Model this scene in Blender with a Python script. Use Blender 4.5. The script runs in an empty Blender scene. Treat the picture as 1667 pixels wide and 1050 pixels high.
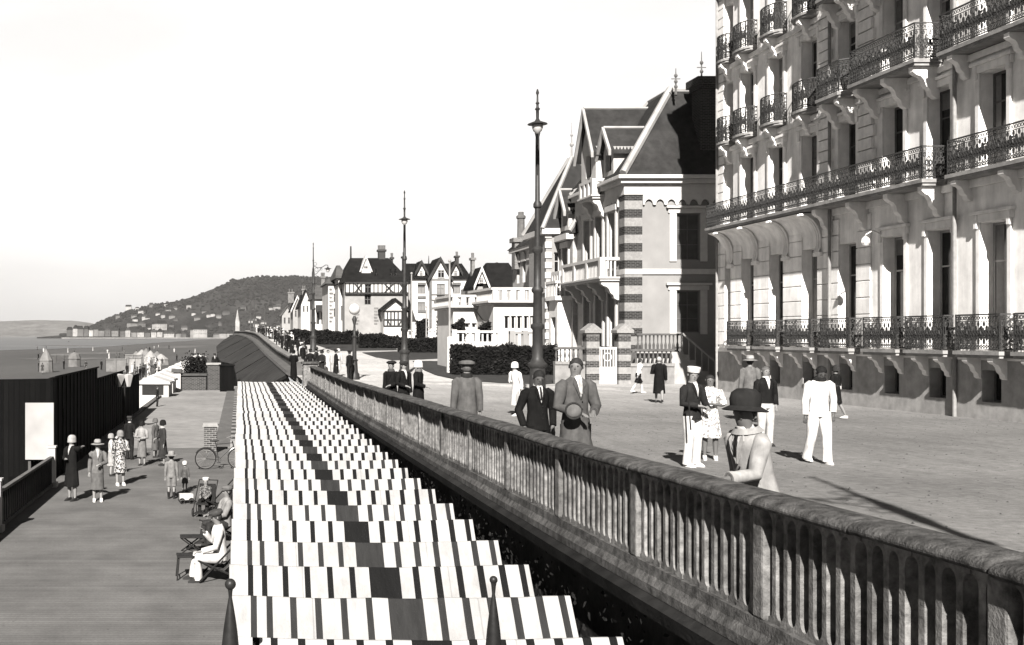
import bpy, bmesh, math, random
from mathutils import Vector, Matrix
R = random.Random(7)
sc = bpy.context.scene
col = sc.collection
PI = math.pi
rad = math.radians
# ------------------------------------------------------------------ camera frame (photo 1667 x 1050)
F = 1750.0                      # focal length in photo pixels
CX, HY = 390.0, 546.0           # principal column (the optical axis runs along the promenade), horizon row
CZ = 4.3                        # eye height above the lower boardwalk
VPX = 390.0                     # vanishing point of the promenade
HEAD = 0.0
VIEW_AZ = math.atan((833.5 - VPX) / F)   # middle of the picture, seen from the optical axis
S_, C_ = math.sin(HEAD), math.cos(HEAD)
SUN_AZ, SUN_EL = math.radians(13.0), math.radians(35.0)

def at(px, py, z=None, Zc=None):
    """point of the place seen at a photo pixel, either at height z or at depth Zc"""
    if Zc is None:
        Zc = F * (CZ - z) / (py - HY)
    a = (px - CX) / F
    return Vector((Zc * (S_ + a * C_), Zc * (C_ - a * S_), CZ - Zc * (py - HY) / F))
def y_on(px, X):
    Zc = F * X / (C_ * (px - VPX))
    return (Zc - X * S_) / C_

GT = [(-30, 2.42), (4, 2.30), (10, 2.18), (18, 2.08), (33, 1.90), (55, 1.84), (66, 1.93), (84, 2.25), (108, 2.9), (128, 3.45), (140, 3.7), (165, 4.05), (220, 4.3), (2600, 4.5)]
GT = [(a*.9695+.81, b) for a, b in GT]
def zg(y):
    if y <= GT[0][0]: return GT[0][1]
    for (a, za), (b, zb) in zip(GT, GT[1:]):
        if y <= b: return za + (zb - za) * (y - a) / (b - a)
    return GT[-1][1]
def sstep(a, b, x):
    t = min(1, max(0, (x-a)/(b-a))); return t*t*(3-2*t)
def zgp(x, y):
    """ground height of promenade and gardens: the gardens rise gently towards the far houses"""
    return zg(y)
def atg(px, py):
    """point on the promenade ground"""
    a, b = 3.0, 900.0
    Zc = a
    while Zc < b:
        p = at(px, py, Zc=Zc)
        if p.z <= zgp(p.x, p.y): break
        Zc *= 1.004
    return Vector((p.x, p.y, zgp(p.x, p.y)))

# ------------------------------------------------------------------ objects
WM = {}
def wm(o): return WM.get(o.name, Matrix.Identity(4))
def thing(name, label, cat, loc=(0, 0, 0), rz=0.0, group=None):
    o = bpy.data.objects.new(name, None); col.objects.link(o)
    o.empty_display_size = .3
    o.location = loc; o.rotation_euler = (0, 0, rz)
    o['label'] = label; o['category'] = cat
    if group: o['group'] = group
    WM[o.name] = Matrix.Translation(Vector(loc)) @ Matrix.Rotation(rz, 4, 'Z')
    return o
def tag(o, label=None, cat=None, group=None, kind=None):
    if label: o['label'] = label
    if cat: o['category'] = cat
    if group: o['group'] = group
    if kind: o['kind'] = kind
    return o
def move(o, loc, rz=0.0):
    o.location = loc; o.rotation_euler = (0, 0, rz)
def clone(o, loc=None, rz=None, label=None, parent=None, scale=None):
    c = o.copy(); col.objects.link(c)
    if parent is not None: c.parent = parent
    if loc is not None: c.location = loc
    if rz is not None: c.rotation_euler = (0, 0, rz)
    if label: c['label'] = label
    if scale: c.scale = (scale, scale, scale)
    for ch in KIDS.get(o.name, []):
        KIDS.setdefault(c.name, []).append(clone(ch, parent=c))
    return c
KIDS = {}

class MB:
    def __init__(s): s.v = []; s.f = []
    def add(s, vs, fs):
        o = len(s.v); s.v += [tuple(v) for v in vs]; s.f += [tuple(i + o for i in f) for f in fs]; return s
    def box(s, x0, y0, z0, x1, y1, z1):
        return s.add([(x0,y0,z0),(x1,y0,z0),(x1,y1,z0),(x0,y1,z0),(x0,y0,z1),(x1,y0,z1),(x1,y1,z1),(x0,y1,z1)],
                     [(0,3,2,1),(4,5,6,7),(0,1,5,4),(1,2,6,5),(2,3,7,6),(3,0,4,7)])
    def cbox(s, c, d):
        return s.box(c[0]-d[0]/2, c[1]-d[1]/2, c[2]-d[2]/2, c[0]+d[0]/2, c[1]+d[1]/2, c[2]+d[2]/2)
    def quad(s, *p): return s.add(p, [tuple(range(len(p)))])
    def prism(s, pts, axis, a, b):
        n = len(pts)
        def P(u, v, w):
            return (w, u, v) if axis == 'x' else (u, w, v) if axis == 'y' else (u, v, w)
        vs = [P(u, v, a) for u, v in pts] + [P(u, v, b) for u, v in pts]
        return s.add(vs, [tuple(range(n)), tuple(range(2*n-1, n-1, -1))] + [(i, (i+1) % n, n+(i+1) % n, n+i) for i in range(n)])
    def loft(s, rings, cap=True, closed=True):
        n = len(rings[0]); vs = [p for r in rings for p in r]; fs = []
        for k in range(len(rings)-1):
            for i in range(n if closed else n-1):
                j = (i+1) % n
                fs.append((k*n+i, k*n+j, (k+1)*n+j, (k+1)*n+i))
        if cap and closed:
            fs += [tuple(range(n-1, -1, -1)), tuple((len(rings)-1)*n+i for i in range(n))]
        return s.add(vs, fs)
    def tube(s, pts, r, n=8, cap=True, fx=1.0):
        pts = [Vector(p) for p in pts]
        if not isinstance(r, (list, tuple)): r = [r]*len(pts)
        rings = []; u = None
        for i, p in enumerate(pts):
            t = (pts[min(i+1, len(pts)-1)] - pts[max(i-1, 0)])
            if t.length < 1e-9: t = Vector((0,0,1))
            t.normalize()
            if u is None:
                u = t.orthogonal().normalized() if abs(t.z) < .9 else Vector((1,0,0))
            u = (u - t*u.dot(t)); u.normalize(); w = t.cross(u)
            rings.append([p + u*(math.cos(2*PI*k/n)*r[i]*fx) + w*(math.sin(2*PI*k/n)*r[i]) for k in range(n)])
        return s.loft(rings, cap)
    def lathe(s, c, prof, n=12, sx=1.0, sy=1.0, M=None):
        rings = []
        for (r, z) in prof:
            ring = [Vector((c[0]+r*sx*math.cos(2*PI*k/n), c[1]+r*sy*math.sin(2*PI*k/n), c[2]+z)) for k in range(n)]
            if M is not None: ring = [M @ p for p in ring]
            rings.append(ring)
        return s.loft(rings)
    def ball(s, c, r, n=10, m=6, sx=1, sy=1, sz=1, M=None):
        return s.lathe(c, [(max(r*math.sin(PI*k/m), r*.02), -r*sz*math.cos(PI*k/m)) for k in range(m+1)], n, sx, sy, M)
    def ring(s, c, Rr, r, u, w, n=10, m=4):
        c, u, w = Vector(c), Vector(u), Vector(w); nrm = u.cross(w)
        vs = []; fs = []
        for i in range(n):
            a = 2*PI*i/n; d = u*math.cos(a)+w*math.sin(a)
            for j in range(m):
                b = 2*PI*j/m+PI/4
                vs.append(c + d*(Rr+r*math.cos(b)) + nrm*(r*math.sin(b)))
        for i in range(n):
            for j in range(m):
                fs.append((i*m+j, ((i+1)%n)*m+j, ((i+1)%n)*m+(j+1)%m, i*m+(j+1)%m))
        return s.add(vs, fs)
    def warp(s, fn): s.v = [tuple(fn(Vector(v))) for v in s.v]; return s
    def build(s, name, mat, parent=None, smooth=False, bevel=0.0, loc=None, fix=True):
        me = bpy.data.meshes.new(name)
        vs = s.v
        if parent is not None:
            inv = wm(parent).inverted(); vs = [inv @ Vector(v) for v in vs]
        elif loc is not None:
            L = Vector(loc); vs = [Vector(v)-L for v in vs]
        me.from_pydata([tuple(v) for v in vs], [], s.f)
        if fix:
            bm = bmesh.new(); bm.from_mesh(me)
            bmesh.ops.recalc_face_normals(bm, faces=bm.faces)
            bm.to_mesh(me); bm.free()
        if smooth:
            me.shade_smooth()
            if hasattr(me, 'set_sharp_from_angle'): me.set_sharp_from_angle(angle=rad(42))
        me.materials.append(mat)
        o = bpy.data.objects.new(name, me); col.objects.link(o)
        if parent is not None:
            o.parent = parent; WM[o.name] = wm(parent).copy()
            KIDS.setdefault(parent.name, []).append(o)
        elif loc is not None:
            o.location = loc; WM[o.name] = Matrix.Translation(Vector(loc))
        if bevel:
            b = o.modifiers.new('bevel', 'BEVEL'); b.width = bevel; b.segments = 2; b.limit_method = 'ANGLE'; b.angle_limit = rad(40)
        return o

def banded(name, x0, y0, x1, y1, z0, z1, step, m1, m2, parent, axis='z', skip=None):
    """one column whose faces alternate between two materials in bands"""
    cuts = [z0]
    while cuts[-1]+step < z1-.05: cuts.append(cuts[-1]+step)
    cuts.append(z1); mb = MB()
    R_ = (lambda c: [(x0, y0, c), (x1, y0, c), (x1, y1, c), (x0, y1, c)]) if axis == 'z' else (lambda c: [(x0, c, y0), (x1, c, y0), (x1, c, y1), (x0, c, y1)])
    mb.loft([R_(c) for c in cuts]); o = mb.build(name, m1, parent); o.data.materials.append(m2)
    k = 2 if axis == 'z' else 1
    off = wm(parent).translation[k]
    for p in o.data.polygons:
        c = p.center[k]+off
        i = max([j for j, q in enumerate(cuts) if q <= c+1e-4] or [0]); p.material_index = i % 2
    return o

# ------------------------------------------------------------------ materials (a monochrome, slightly warm world)
def g(v, w=1.0): return (v, v*(1-.022*w), v*(1-.045*w), 1)
_mats = {}
class NT:
    def __init__(s, name, rough=.85, spec=.3, metal=0):
        s.m = bpy.data.materials.new(name); s.m.use_nodes = True
        s.t = s.m.node_tree; s.b = s.t.nodes['Principled BSDF']
        s.b.inputs['Roughness'].default_value = rough
        s.b.inputs['Specular IOR Level'].default_value = spec
        s.b.inputs['Metallic'].default_value = metal
        s._g = s._o = None
    def n(s, kind, **kw):
        x = s.t.nodes.new(kind)
        for k, v in kw.items():
            if k in x.inputs and not hasattr(x, k): x.inputs[k].default_value = v
            else: setattr(x, k, v)
        return x
    def l(s, a, b): s.t.links.new(a, b)
    @property
    def pos(s):
        if s._g is None: s._g = s.n('ShaderNodeNewGeometry')
        return s._g.outputs['Position']
    @property
    def obj(s):
        if s._o is None: s._o = s.n('ShaderNodeTexCoord')
        return s._o.outputs['Object']
    def noise(s, vec, scale, detail=5, rough=.6, stretch=None):
        if stretch:
            mp = s.n('ShaderNodeMapping'); mp.inputs['Scale'].default_value = stretch
            s.l(vec, mp.inputs['Vector']); vec = mp.outputs['Vector']
        x = s.n('ShaderNodeTexNoise'); x.inputs['Scale'].default_value = scale
        x.inputs['Detail'].default_value = detail; x.inputs['Roughness'].default_value = rough
        s.l(vec, x.inputs['Vector']); return x.outputs['Fac']
    def ramp(s, fac, lo, hi, a=.3, b=.7):
        x = s.n('ShaderNodeMapRange'); x.inputs['From Min'].default_value = a; x.inputs['From Max'].default_value = b
        x.inputs['To Min'].default_value = lo; x.inputs['To Max'].default_value = hi
        s.l(fac, x.inputs['Value']); return x.outputs['Result']
    def math(s, op, a, b):
        x = s.n('ShaderNodeMath', operation=op)
        for i, q in enumerate((a, b)):
            if isinstance(q, (int, float)): x.inputs[i].default_value = q
            else: s.l(q, x.inputs[i])
        return x.outputs[0]
    def color(s, fac, w=1.0):
        """grey value -> warm grey colour"""
        x = s.n('ShaderNodeMix', data_type='RGBA'); x.inputs[6].default_value = (0,0,0,1); x.inputs[7].default_value = g(1.0, w)
        x.clamp_factor = False
        s.l(fac, x.inputs[0]); s.l(x.outputs[2], s.b.inputs['Base Color'])
    def bump(s, h, strength=.3, dist=.02):
        x = s.n('ShaderNodeBump'); x.inputs['Strength'].default_value = strength; x.inputs['Distance'].default_value = dist
        s.l(h, x.inputs['Height']); s.l(x.outputs['Normal'], s.b.inputs['Normal'])
def mat(name, v, rough=.85, var=.2, scale=4.0, bump=.25, dist=.01, spec=.06, metal=0, stain=.15, sscale=.5, streak=0.0, cs='pos'):
    if name in _mats: return _mats[name]
    t = NT(name, rough, spec, metal)
    P = t.pos if cs == 'pos' else t.obj
    f = t.math('MULTIPLY', t.ramp(t.noise(P, scale), 1-var, 1+var), v)
    if stain: f = t.math('MULTIPLY', f, t.ramp(t.noise(P, sscale, 3), 1-stain, 1+stain))
    if streak: f = t.math('MULTIPLY', f, t.ramp(t.noise(P, 2.2, 4, stretch=(1, 1, .12)), 1-streak, 1+streak*.4))
    t.color(f)
    if bump: t.bump(t.noise(P, scale*4, 4), bump, dist)
    _mats[name] = t.m; return t.m
def brick(name, v, mortar, w=.22, h=.07, var=.3, gap=.009):
    if name in _mats: return _mats[name]
    t = NT(name, .9, .06)
    sp = t.n('ShaderNodeSeparateXYZ'); t.l(t.pos, sp.inputs[0])
    cb = t.n('ShaderNodeCombineXYZ'); t.l(t.math('ADD', sp.outputs[0], sp.outputs[1]), cb.inputs[0]); t.l(sp.outputs[2], cb.inputs[1])
    b = t.n('ShaderNodeTexBrick'); b.inputs['Scale'].default_value = 1; b.inputs['Brick Width'].default_value = w; b.inputs['Row Height'].default_value = h
    b.inputs['Mortar Size'].default_value = gap; b.inputs['Color1'].default_value = g(v*(1-var)); b.inputs['Color2'].default_value = g(v*(1+var)); b.inputs['Mortar'].default_value = g(mortar)
    t.l(cb.outputs[0], b.inputs['Vector']); t.l(b.outputs['Color'], t.b.inputs['Base Color'])
    t.bump(b.outputs['Fac'], .4, -.01)
    _mats[name] = t.m; return t.m
def boards(name, v, axis=0, pitch=.14, var=.3, length=3.0, gap=.012, rough=.85):
    """boards running along an axis (0 = x, 1 = y, 2 = z) with joints"""
    if name in _mats: return _mats[name]
    t = NT(name, rough, .06)
    sp = t.n('ShaderNodeSeparateXYZ'); t.l(t.pos, sp.inputs[0])
    cb = t.n('ShaderNodeCombineXYZ')
    if axis == 2:
        t.l(sp.outputs[2], cb.inputs[0]); t.l(t.math('ADD', sp.outputs[0], sp.outputs[1]), cb.inputs[1])
    else:
        t.l(sp.outputs[axis], cb.inputs[0]); t.l(sp.outputs[1-axis], cb.inputs[1])
    b = t.n('ShaderNodeTexBrick'); b.inputs['Scale'].default_value = 1; b.inputs['Brick Width'].default_value = length; b.inputs['Row Height'].default_value = pitch
    b.offset = .37; b.offset_frequency = 3
    b.inputs['Mortar Size'].default_value = gap; b.inputs['Color1'].default_value = g(v*(1-var)); b.inputs['Color2'].default_value = g(v*(1+var)); b.inputs['Mortar'].default_value = g(v*.45)
    t.l(cb.outputs[0], b.inputs['Vector'])
    mx = t.n('ShaderNodeMix', data_type='RGBA', blend_type='MULTIPLY'); mx.inputs[0].default_value = 1
    t.l(b.outputs['Color'], mx.inputs[6])
    nz = t.math('MULTIPLY', t.ramp(t.noise(t.pos, .7, 6, .65), .74, 1.22), t.ramp(t.noise(t.pos, 22, 4, .75), .82, 1.16))
    nz = t.math('MULTIPLY', nz, t.ramp(t.noise(t.pos, 9, 2, .5), .55, 1.0, .22, .31))
    c2 = t.n('ShaderNodeCombineColor'); [t.l(nz, c2.inputs[i]) for i in range(3)]
    t.l(c2.outputs[0], mx.inputs[7]); t.l(mx.outputs[2], t.b.inputs['Base Color'])
    t.bump(b.outputs['Fac'], .5, -.008)
    _mats[name] = t.m; return t.m
def tent_canvas(name, stripe, seed):
    """white awning canvas with woven stripes across its width (object x, 0 .. 1 of 2.8 m)"""
    t = NT(name, .8, .15)
    sp = t.n('ShaderNodeSeparateXYZ'); t.l(t.obj, sp.inputs[0])
    u = t.math('DIVIDE', sp.outputs[0], 2.88)
    S = [(.062,.080),(.108,.126),(.177,.196),(.250,.269),(.325,.344),(.399,.418),(.465,.567),(.610,.631),(.682,.704),(.754,.775),(.825,.847),(.897,.919),(.964,.984)]
    acc = None
    for a, b in S:
        c = t.n('ShaderNodeMath', operation='COMPARE'); t.l(u, c.inputs[0]); c.inputs[1].default_value = (a+b)/2; c.inputs[2].default_value = (b-a)/2
        acc = c.outputs[0] if acc is None else t.math('ADD', acc, c.outputs[0])
    nz = t.noise(t.pos, 2.5, 5); fine = t.noise(t.pos, 60, 2)
    wear = t.math('MULTIPLY', t.ramp(t.noise(t.pos, 14, 4, .7, stretch=(1, .15, .15)), .75, 1.5), stripe)
    oi = t.n('ShaderNodeObjectInfo'); soil = t.ramp(t.noise(t.pos, 5, 5, .75, stretch=(1, .5, .5)), .74, 1.06)
    white = t.math('MULTIPLY', t.math('MULTIPLY', t.ramp(nz, .86, 1.05), soil), t.ramp(oi.outputs['Random'], .235, .27, 0, 1))
    seam = t.n('ShaderNodeMath', operation='PINGPONG'); t.l(sp.outputs[0], seam.inputs[0]); seam.inputs[1].default_value = .35
    sm = t.n('ShaderNodeMath', operation='LESS_THAN'); t.l(seam.outputs[0], sm.inputs[0]); sm.inputs[1].default_value = .006
    white = t.math('MULTIPLY', white, t.math('SUBTRACT', 1, t.math('MULTIPLY', sm.outputs[0], .22)))
    mx = t.n('ShaderNodeMix', data_type='FLOAT'); t.l(acc, mx.inputs[0]); t.l(white, mx.inputs[2]); t.l(wear, mx.inputs[3])
    t.color(mx.outputs[0], .6)
    wr = t.noise(t.pos, 3.5, 4, .6, stretch=(1, .35, .35)); t.bump(t.math('ADD', t.math('ADD', t.math('MULTIPLY', nz, 4.0), t.math('MULTIPLY', wr, 8.0)), fine), .35, .012)
    return t.m
SKY_STR, EXPO, HAZE, AIR = .08, 1.7, 3.7, .00006
# ------------------------------------------------------------------ setting
def sheet(name, rings, m, kind='structure', smooth=True):
    mb = MB(); n = len(rings[0]); mb.loft(rings, cap=False, closed=False)
    o = mb.build(name, m, smooth=smooth, fix=False); o['kind'] = kind; return o

# promenade surface: worn gravel
t = NT('promenade_gravel', .95, .1)
f = t.math('MULTIPLY', t.ramp(t.noise(t.pos, 7, 7, .7), .72, 1.28), .122)
f = t.math('MULTIPLY', f, t.ramp(t.noise(t.pos, .35, 4, .6, stretch=(.5, 1, 1)), .82, 1.18))
f = t.math('MULTIPLY', f, t.ramp(t.noise(t.pos, 90, 3, .7), .8, 1.2))
sp = t.n('ShaderNodeSeparateXYZ'); t.l(t.pos, sp.inputs[0])
pale = t.ramp(sp.outputs[1], 1.0, 2.6, 30, 60)        # the gravel colour grows paler towards the far part
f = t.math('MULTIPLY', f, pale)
f = t.math('MULTIPLY', f, t.ramp(t.noise(t.pos, 1.1, 5, .7, stretch=(2.2, .35, 1)), .86, 1.12))
f = t.math('MULTIPLY', f, t.ramp(t.noise(t.pos, 16, 2, .5), .55, 1.0, .24, .33))
t.color(f); t.bump(t.noise(t.pos, 45, 5, .7), .5, .02)
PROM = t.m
ys = [-14, -8, -3, 1, 4, 7, 10, 14, 18, 22, 26, 30, 34, 38, 44, 50, 56, 70, 90, 120, 180, 300, 600, 1200, 2600]
ys = sorted(ys + [60, 65, 75, 80, 85, 95, 100, 105, 110, 115, 125, 130, 135, 140, 150])
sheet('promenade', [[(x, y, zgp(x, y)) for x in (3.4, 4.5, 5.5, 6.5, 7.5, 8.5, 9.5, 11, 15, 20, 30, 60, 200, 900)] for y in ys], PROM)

# grit, leaves and scraps lying on the gravel
mb = MB(); rnd = random.Random(8)
for _ in range(2600):
    y = 6+30*rnd.random()**1.5; x = rnd.uniform(3.7, 21); s = rnd.uniform(.006, .022); a = rnd.uniform(0, 6.3); z = zg(y)+.006
    c, s_ = math.cos(a)*s, math.sin(a)*s; mb.add([(x-c, y-s_, z), (x+s_, y-c, z), (x+c, y+s_, z), (x-s_, y+c, z), (x, y, z+s*.7)], [(0,1,4),(1,2,4),(2,3,4),(3,0,4)])
o = mb.build('grit', mat('grit_bits', .06, .95, .8, 3, 0), fix=False); tag(o, 'loose grit and scraps scattered over the promenade gravel', 'gravel', kind='stuff')

# lower boardwalk, then the concrete walk beyond it
DECK = boards('deck_boards', .098, axis=0, pitch=.115, var=.08, length=60, gap=.004)
sheet('boardwalk', [[(-5.5, y, 0), (3.6, y, 0)] for y in (-14, 10, 41.0)], DECK)
WALK = mat('concrete_walk', .165, .95, .18, 1.6, .25, .01, stain=.14, sscale=.25)
sheet('concrete_walk', [[(-5.5, y, .004), (3.6, y, .004)] for y in (41.0, 60, 91)], WALK)
KERB = mat('kerb_stone', .08, .9, .2, 3)
kb = MB().box(-5.75, 41.0, -1.4, -5.45, 91, .12); o = kb.build('kerb', KERB); tag(o, kind='structure')
kb = MB().box(-.98, 41.4, 0, -.36, 84, .06); o = kb.build('gutter_strip', KERB); tag(o, kind='structure')

# beach, wet flats and sea
t = NT('beach_sand', .95, .15)
f = t.math('MULTIPLY', t.ramp(t.noise(t.pos, .02, 6, .65, stretch=(1, .25, 1)), .75, 1.3), .055)
f = t.math('MULTIPLY', f, t.ramp(t.noise(t.pos, .9, 5, .7), .8, 1.2))
t.color(f); t.bump(t.noise(t.pos, 1.3, 5), .4, .05); SAND = t.m
sheet('beach', [[(x, y, -1.3 if x < 3 else -1.3) for x in (-6000, -900, -200, -60, -20, -5, 4)] for y in (-40, 20, 60, 120, 300, 900, 2600, 6000)], SAND)
t = NT('wet_sea', .38, .35)
f = t.math('MULTIPLY', t.ramp(t.noise(t.pos, .012, 6, .7, stretch=(.35, 1, 1)), .55, 1.35, .35, .65), .04)
t.color(f); t.bump(t.noise(t.pos, .5, 5, .7), .5, .12); SEA = t.m
ed = [(-900, 590), (-200, 576), (40, 569), (150, 566), (215, 561), (262, 557.5), (320, 554), (352, 551.5)]
mb = MB(); near = [at(px, py, z=-1.26) for px, py in ed]
far = [Vector((p.x*1.0 if p.x > -150 else p.x, 5800, -1.26)) for p in near]
far = [Vector((-5200 + 640*i, 5600, -1.26)) for i in range(len(ed))]
mid = [p*.5 + q*.5 for p, q in zip(near, far)]
for m_ in mid: m_.z = -1.26
mb.loft([near, mid, far], cap=False, closed=False); o = mb.build('sea', SEA, fix=False); tag(o, kind='structure')
# paler tide lines lying on the flats
TIDE = mat('tide_sand', .085, .9, .3, .08, 0)
for i, (pts) in enumerate([[(52, 562.5), (120, 562), (180, 563.4), (120, 563.6)], [(60, 575), (150, 573), (235, 574), (150, 577)], [(215, 566), (300, 563), (345, 562), (300, 566.5)], [(20, 551.6), (200, 551.2), (330, 550.6), (200, 552.1)], [(20, 584), (110, 582), (190, 583), (110, 587)]]):
    mb = MB(); P = [at(px, py, z=-1.24) for px, py in pts]; mb.quad(*P); o = mb.build('sand_bar', TIDE, fix=False); tag(o, kind='structure')

# lawns, kerbed with pale paths, on the promenade side
t = NT('lawn_grass', .95, .1)
f = t.math('MULTIPLY', t.ramp(t.noise(t.pos, 1.5, 6, .7), .6, 1.4), .030)
t.color(f); t.bump(t.noise(t.pos, 30, 4, .8), .6, .03); LAWN = t.m
PATH = mat('path_sand', .26, .95, .12, 4, .2)
def ground_poly(name, pix, m, dz, kind='structure'):
    P = [atg(px, py) for px, py in pix]
    mb = MB(); n = len(P)
    vs = [(p.x, p.y, zgp(p.x, p.y)+dz) for p in P] + [(p.x, p.y, zgp(p.x, p.y)-.4) for p in P]
    mb.add(vs, [tuple(range(n))] + [(i, (i+1) % n, n+(i+1) % n, n+i) for i in range(n)])
    o = mb.build(name, m); tag(o, kind=kind); return o
for pix in ([(672,589),(700,588.5),(735,590),(820,601),(905,607),(950,614),(950,622),(860,628),(800,623),(750,620),(712,612),(690,603)],
            [(590,574.6),(640,573),(715,573.6),(730,580),(728,584),(680,586.5),(640,587.5),(612,582)],
            [(514,561.5),(585,561),(640,566),(648,570.5),(590,571.5),(545,572)],
            [(490,553.5),(500,557.5),(583,558.8),(600,556),(580,554.5),(520,553)]):
    ground_poly('lawn', pix, LAWN, .05)
for pix in ([(500,557.9),(514,561.2),(640,560.6),(640,559.2)], [(545,572.3),(590,574.2),(735,573.2),(735,571.4),(650,571.2)], [(612,583),(645,588.2),(740,587.2),(905,606),(905,604),(742,585.2)]):
    ground_poly('garden_path', pix, PATH, .02)
for pix in ([(690,624.5),(760,625.5),(1010,633.5),(1150,640.5),(1150,642.5),(1010,635.5),(760,627.5),(690,626)],):
    ground_poly('kerb', pix, mat('kerb_pale', .22, .9, .15, 3), .1)

# ------------------------------------------------------------------ far hills
def hill(name, crest, Zc, depth, base, v, seed, bump=1.0, woods=0):
    """crest: list of (px, py) of the skyline; a ridge with a long foot slope towards the beach"""
    rnd = random.Random(seed)
    cols_ = []
    n = 90; x0, x1 = crest[0][0], crest[-1][0]
    rings = []
    K = 16
    nz = [[rnd.uniform(-1, 1) for _ in range(n+1)] for _ in range(K+1)]
    for k in range(K+1):
        tt = k/K; row = []
        for i in range(n+1):
            px = x0 + (x1-x0)*i/n
            for (a, ya), (b, yb) in zip(crest, crest[1:]):
                if a <= px <= b: py = ya + (yb-ya)*(px-a)/(b-a); break
            top = at(px, py, Zc=Zc)
            foot = at(px, HY, Zc=Zc-depth); foot.z = base
            e = tt**1.15
            p = foot.lerp(top, tt); p.z = base + (top.z-base)*(tt*.25 + .75*math.sin(tt*PI/2)**1.3)
            p.z += nz[k][i]*bump*(1.5 if k == K else 3.0)*(tt > 0) * min(1, (top.z-base)/40)
            row.append(p)
        rings.append(row)
    back = [Vector((p.x*1.3, p.y*1.3, base)) for p in rings[-1]]
    rings.append(back)
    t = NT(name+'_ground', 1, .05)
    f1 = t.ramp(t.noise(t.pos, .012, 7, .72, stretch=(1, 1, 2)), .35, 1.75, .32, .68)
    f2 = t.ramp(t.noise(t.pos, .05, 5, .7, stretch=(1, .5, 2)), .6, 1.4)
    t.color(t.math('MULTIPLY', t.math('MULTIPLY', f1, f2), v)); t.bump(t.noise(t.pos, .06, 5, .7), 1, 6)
    o = sheet(name, rings, t.m); return rings, o
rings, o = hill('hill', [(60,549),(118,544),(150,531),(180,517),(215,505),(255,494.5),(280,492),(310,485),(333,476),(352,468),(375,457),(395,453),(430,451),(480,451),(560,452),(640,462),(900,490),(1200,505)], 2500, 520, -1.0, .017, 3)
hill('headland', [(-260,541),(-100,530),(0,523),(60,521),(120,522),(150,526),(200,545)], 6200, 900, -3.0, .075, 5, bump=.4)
# woods on the hill: one mass of leaf clumps nobody could count
rnd = random.Random(11); mb = MB()
K = 16; n = 90
for _ in range(6500):
    k = rnd.uniform(.6, K); i = rnd.uniform(3, 62)
    k0, i0 = int(min(k, K-1)), int(i); a, b = k-k0, i-i0
    p = (rings[k0][i0]*(1-b)+rings[k0][i0+1]*b)*(1-a) + (rings[k0+1][i0]*(1-b)+rings[k0+1][i0+1]*b)*a
    if (math.sin(p.x*.011)+math.sin(p.y*.017+p.x*.006)+rnd.uniform(-1, 1)) < -.5: continue
    r = rnd.uniform(1.6, 4.2)
    vs = []; ph = rnd.uniform(0, 6)
    for z, q in ((0, .7), (.45, 1), (.85, .75)):
        for j in range(6):
            rr = r*q*rnd.uniform(.75, 1.2)
            vs.append((p.x+rr*math.cos(ph+j*PI/3), p.y+rr*math.sin(ph+j*PI/3), p.z+z*r*1.1))
    vs.append((p.x, p.y, p.z+r*1.2))
    fs = [(a_*6+j, a_*6+(j+1) % 6, a_*6+6+(j+1) % 6, a_*6+6+j) for a_ in range(2) for j in range(6)] + [(12+j, 12+(j+1) % 6, 18) for j in range(6)]
    mb.add(vs, fs)
WOODS = mat('woods_leaf', .0125, 1, .5, .06, .6, 2.0, spec=.05, stain=.3, sscale=.01)
o = mb.build('hillside_woods', WOODS, fix=False); tag(o, 'dark woods covering the slopes of the far hill', 'woods', kind='stuff')

# ------------------------------------------------------------------ retaining wall and balustrade
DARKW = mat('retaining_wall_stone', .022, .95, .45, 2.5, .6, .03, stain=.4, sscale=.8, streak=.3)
CONC = mat('balustrade_concrete', .14, .92, .5, 15, .7, .012, stain=.4, sscale=2.4, streak=.5)
COPE = mat('coping_concrete', .05, .92, .6, 13, .9, .02, stain=.5, sscale=4.5)
Y0, Y1 = -6.6, 52.2
rw = thing('retaining_wall', 'dark stained retaining wall with a ledge below the concrete balustrade', 'wall', (3.3, 20, 0))
mb = MB(); ysn = [Y0 + (Y1-Y0)*i/40 for i in range(41)]
def strip(prof, ys_):
    m_ = MB(); m_.loft([[(x, y, (zg(y) if rel else 0)+z) for (x, z, rel) in prof] for y in ys_]); return m_
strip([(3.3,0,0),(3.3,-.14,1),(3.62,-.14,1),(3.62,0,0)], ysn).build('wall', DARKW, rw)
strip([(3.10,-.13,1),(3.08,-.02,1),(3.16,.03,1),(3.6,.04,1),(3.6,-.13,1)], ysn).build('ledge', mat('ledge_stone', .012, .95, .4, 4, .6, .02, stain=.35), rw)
strip([(2.98,.95,0),(3.0,1.02,0),(3.3,1.0,0),(3.3,.9,0)], ysn).build('gutter', mat('gutter_lead', .03, .6, .3, 5), rw)
# ivy and weeds on the foot of the wall
mb = MB(); rnd = random.Random(5)
for _ in range(5200):
    y = rnd.uniform(5, 34); z = rnd.triangular(.5, zg(y)-.12, 1.2); x = 3.28-rnd.random()**2*.5*(1.1-(z/2.3))
    s = rnd.uniform(.012, .04); a, b = rnd.uniform(0, 6.3), rnd.uniform(-1, 1)
    d1 = Vector((math.cos(a)*.5, math.sin(a), b))*s; d2 = Vector((.4*math.sin(a), .4, rnd.uniform(.4, 1)))*s
    c = Vector((x, y, z)); mb.quad(c-d1, c-d2*.6, c+d1, c+d2)
o = mb.build('wall_weeds', mat('weeds', .009, .9, .4, 6, 0), fix=False); tag(o, 'dark weeds and creepers growing on the retaining wall behind the tents', 'weeds', kind='stuff')

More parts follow.
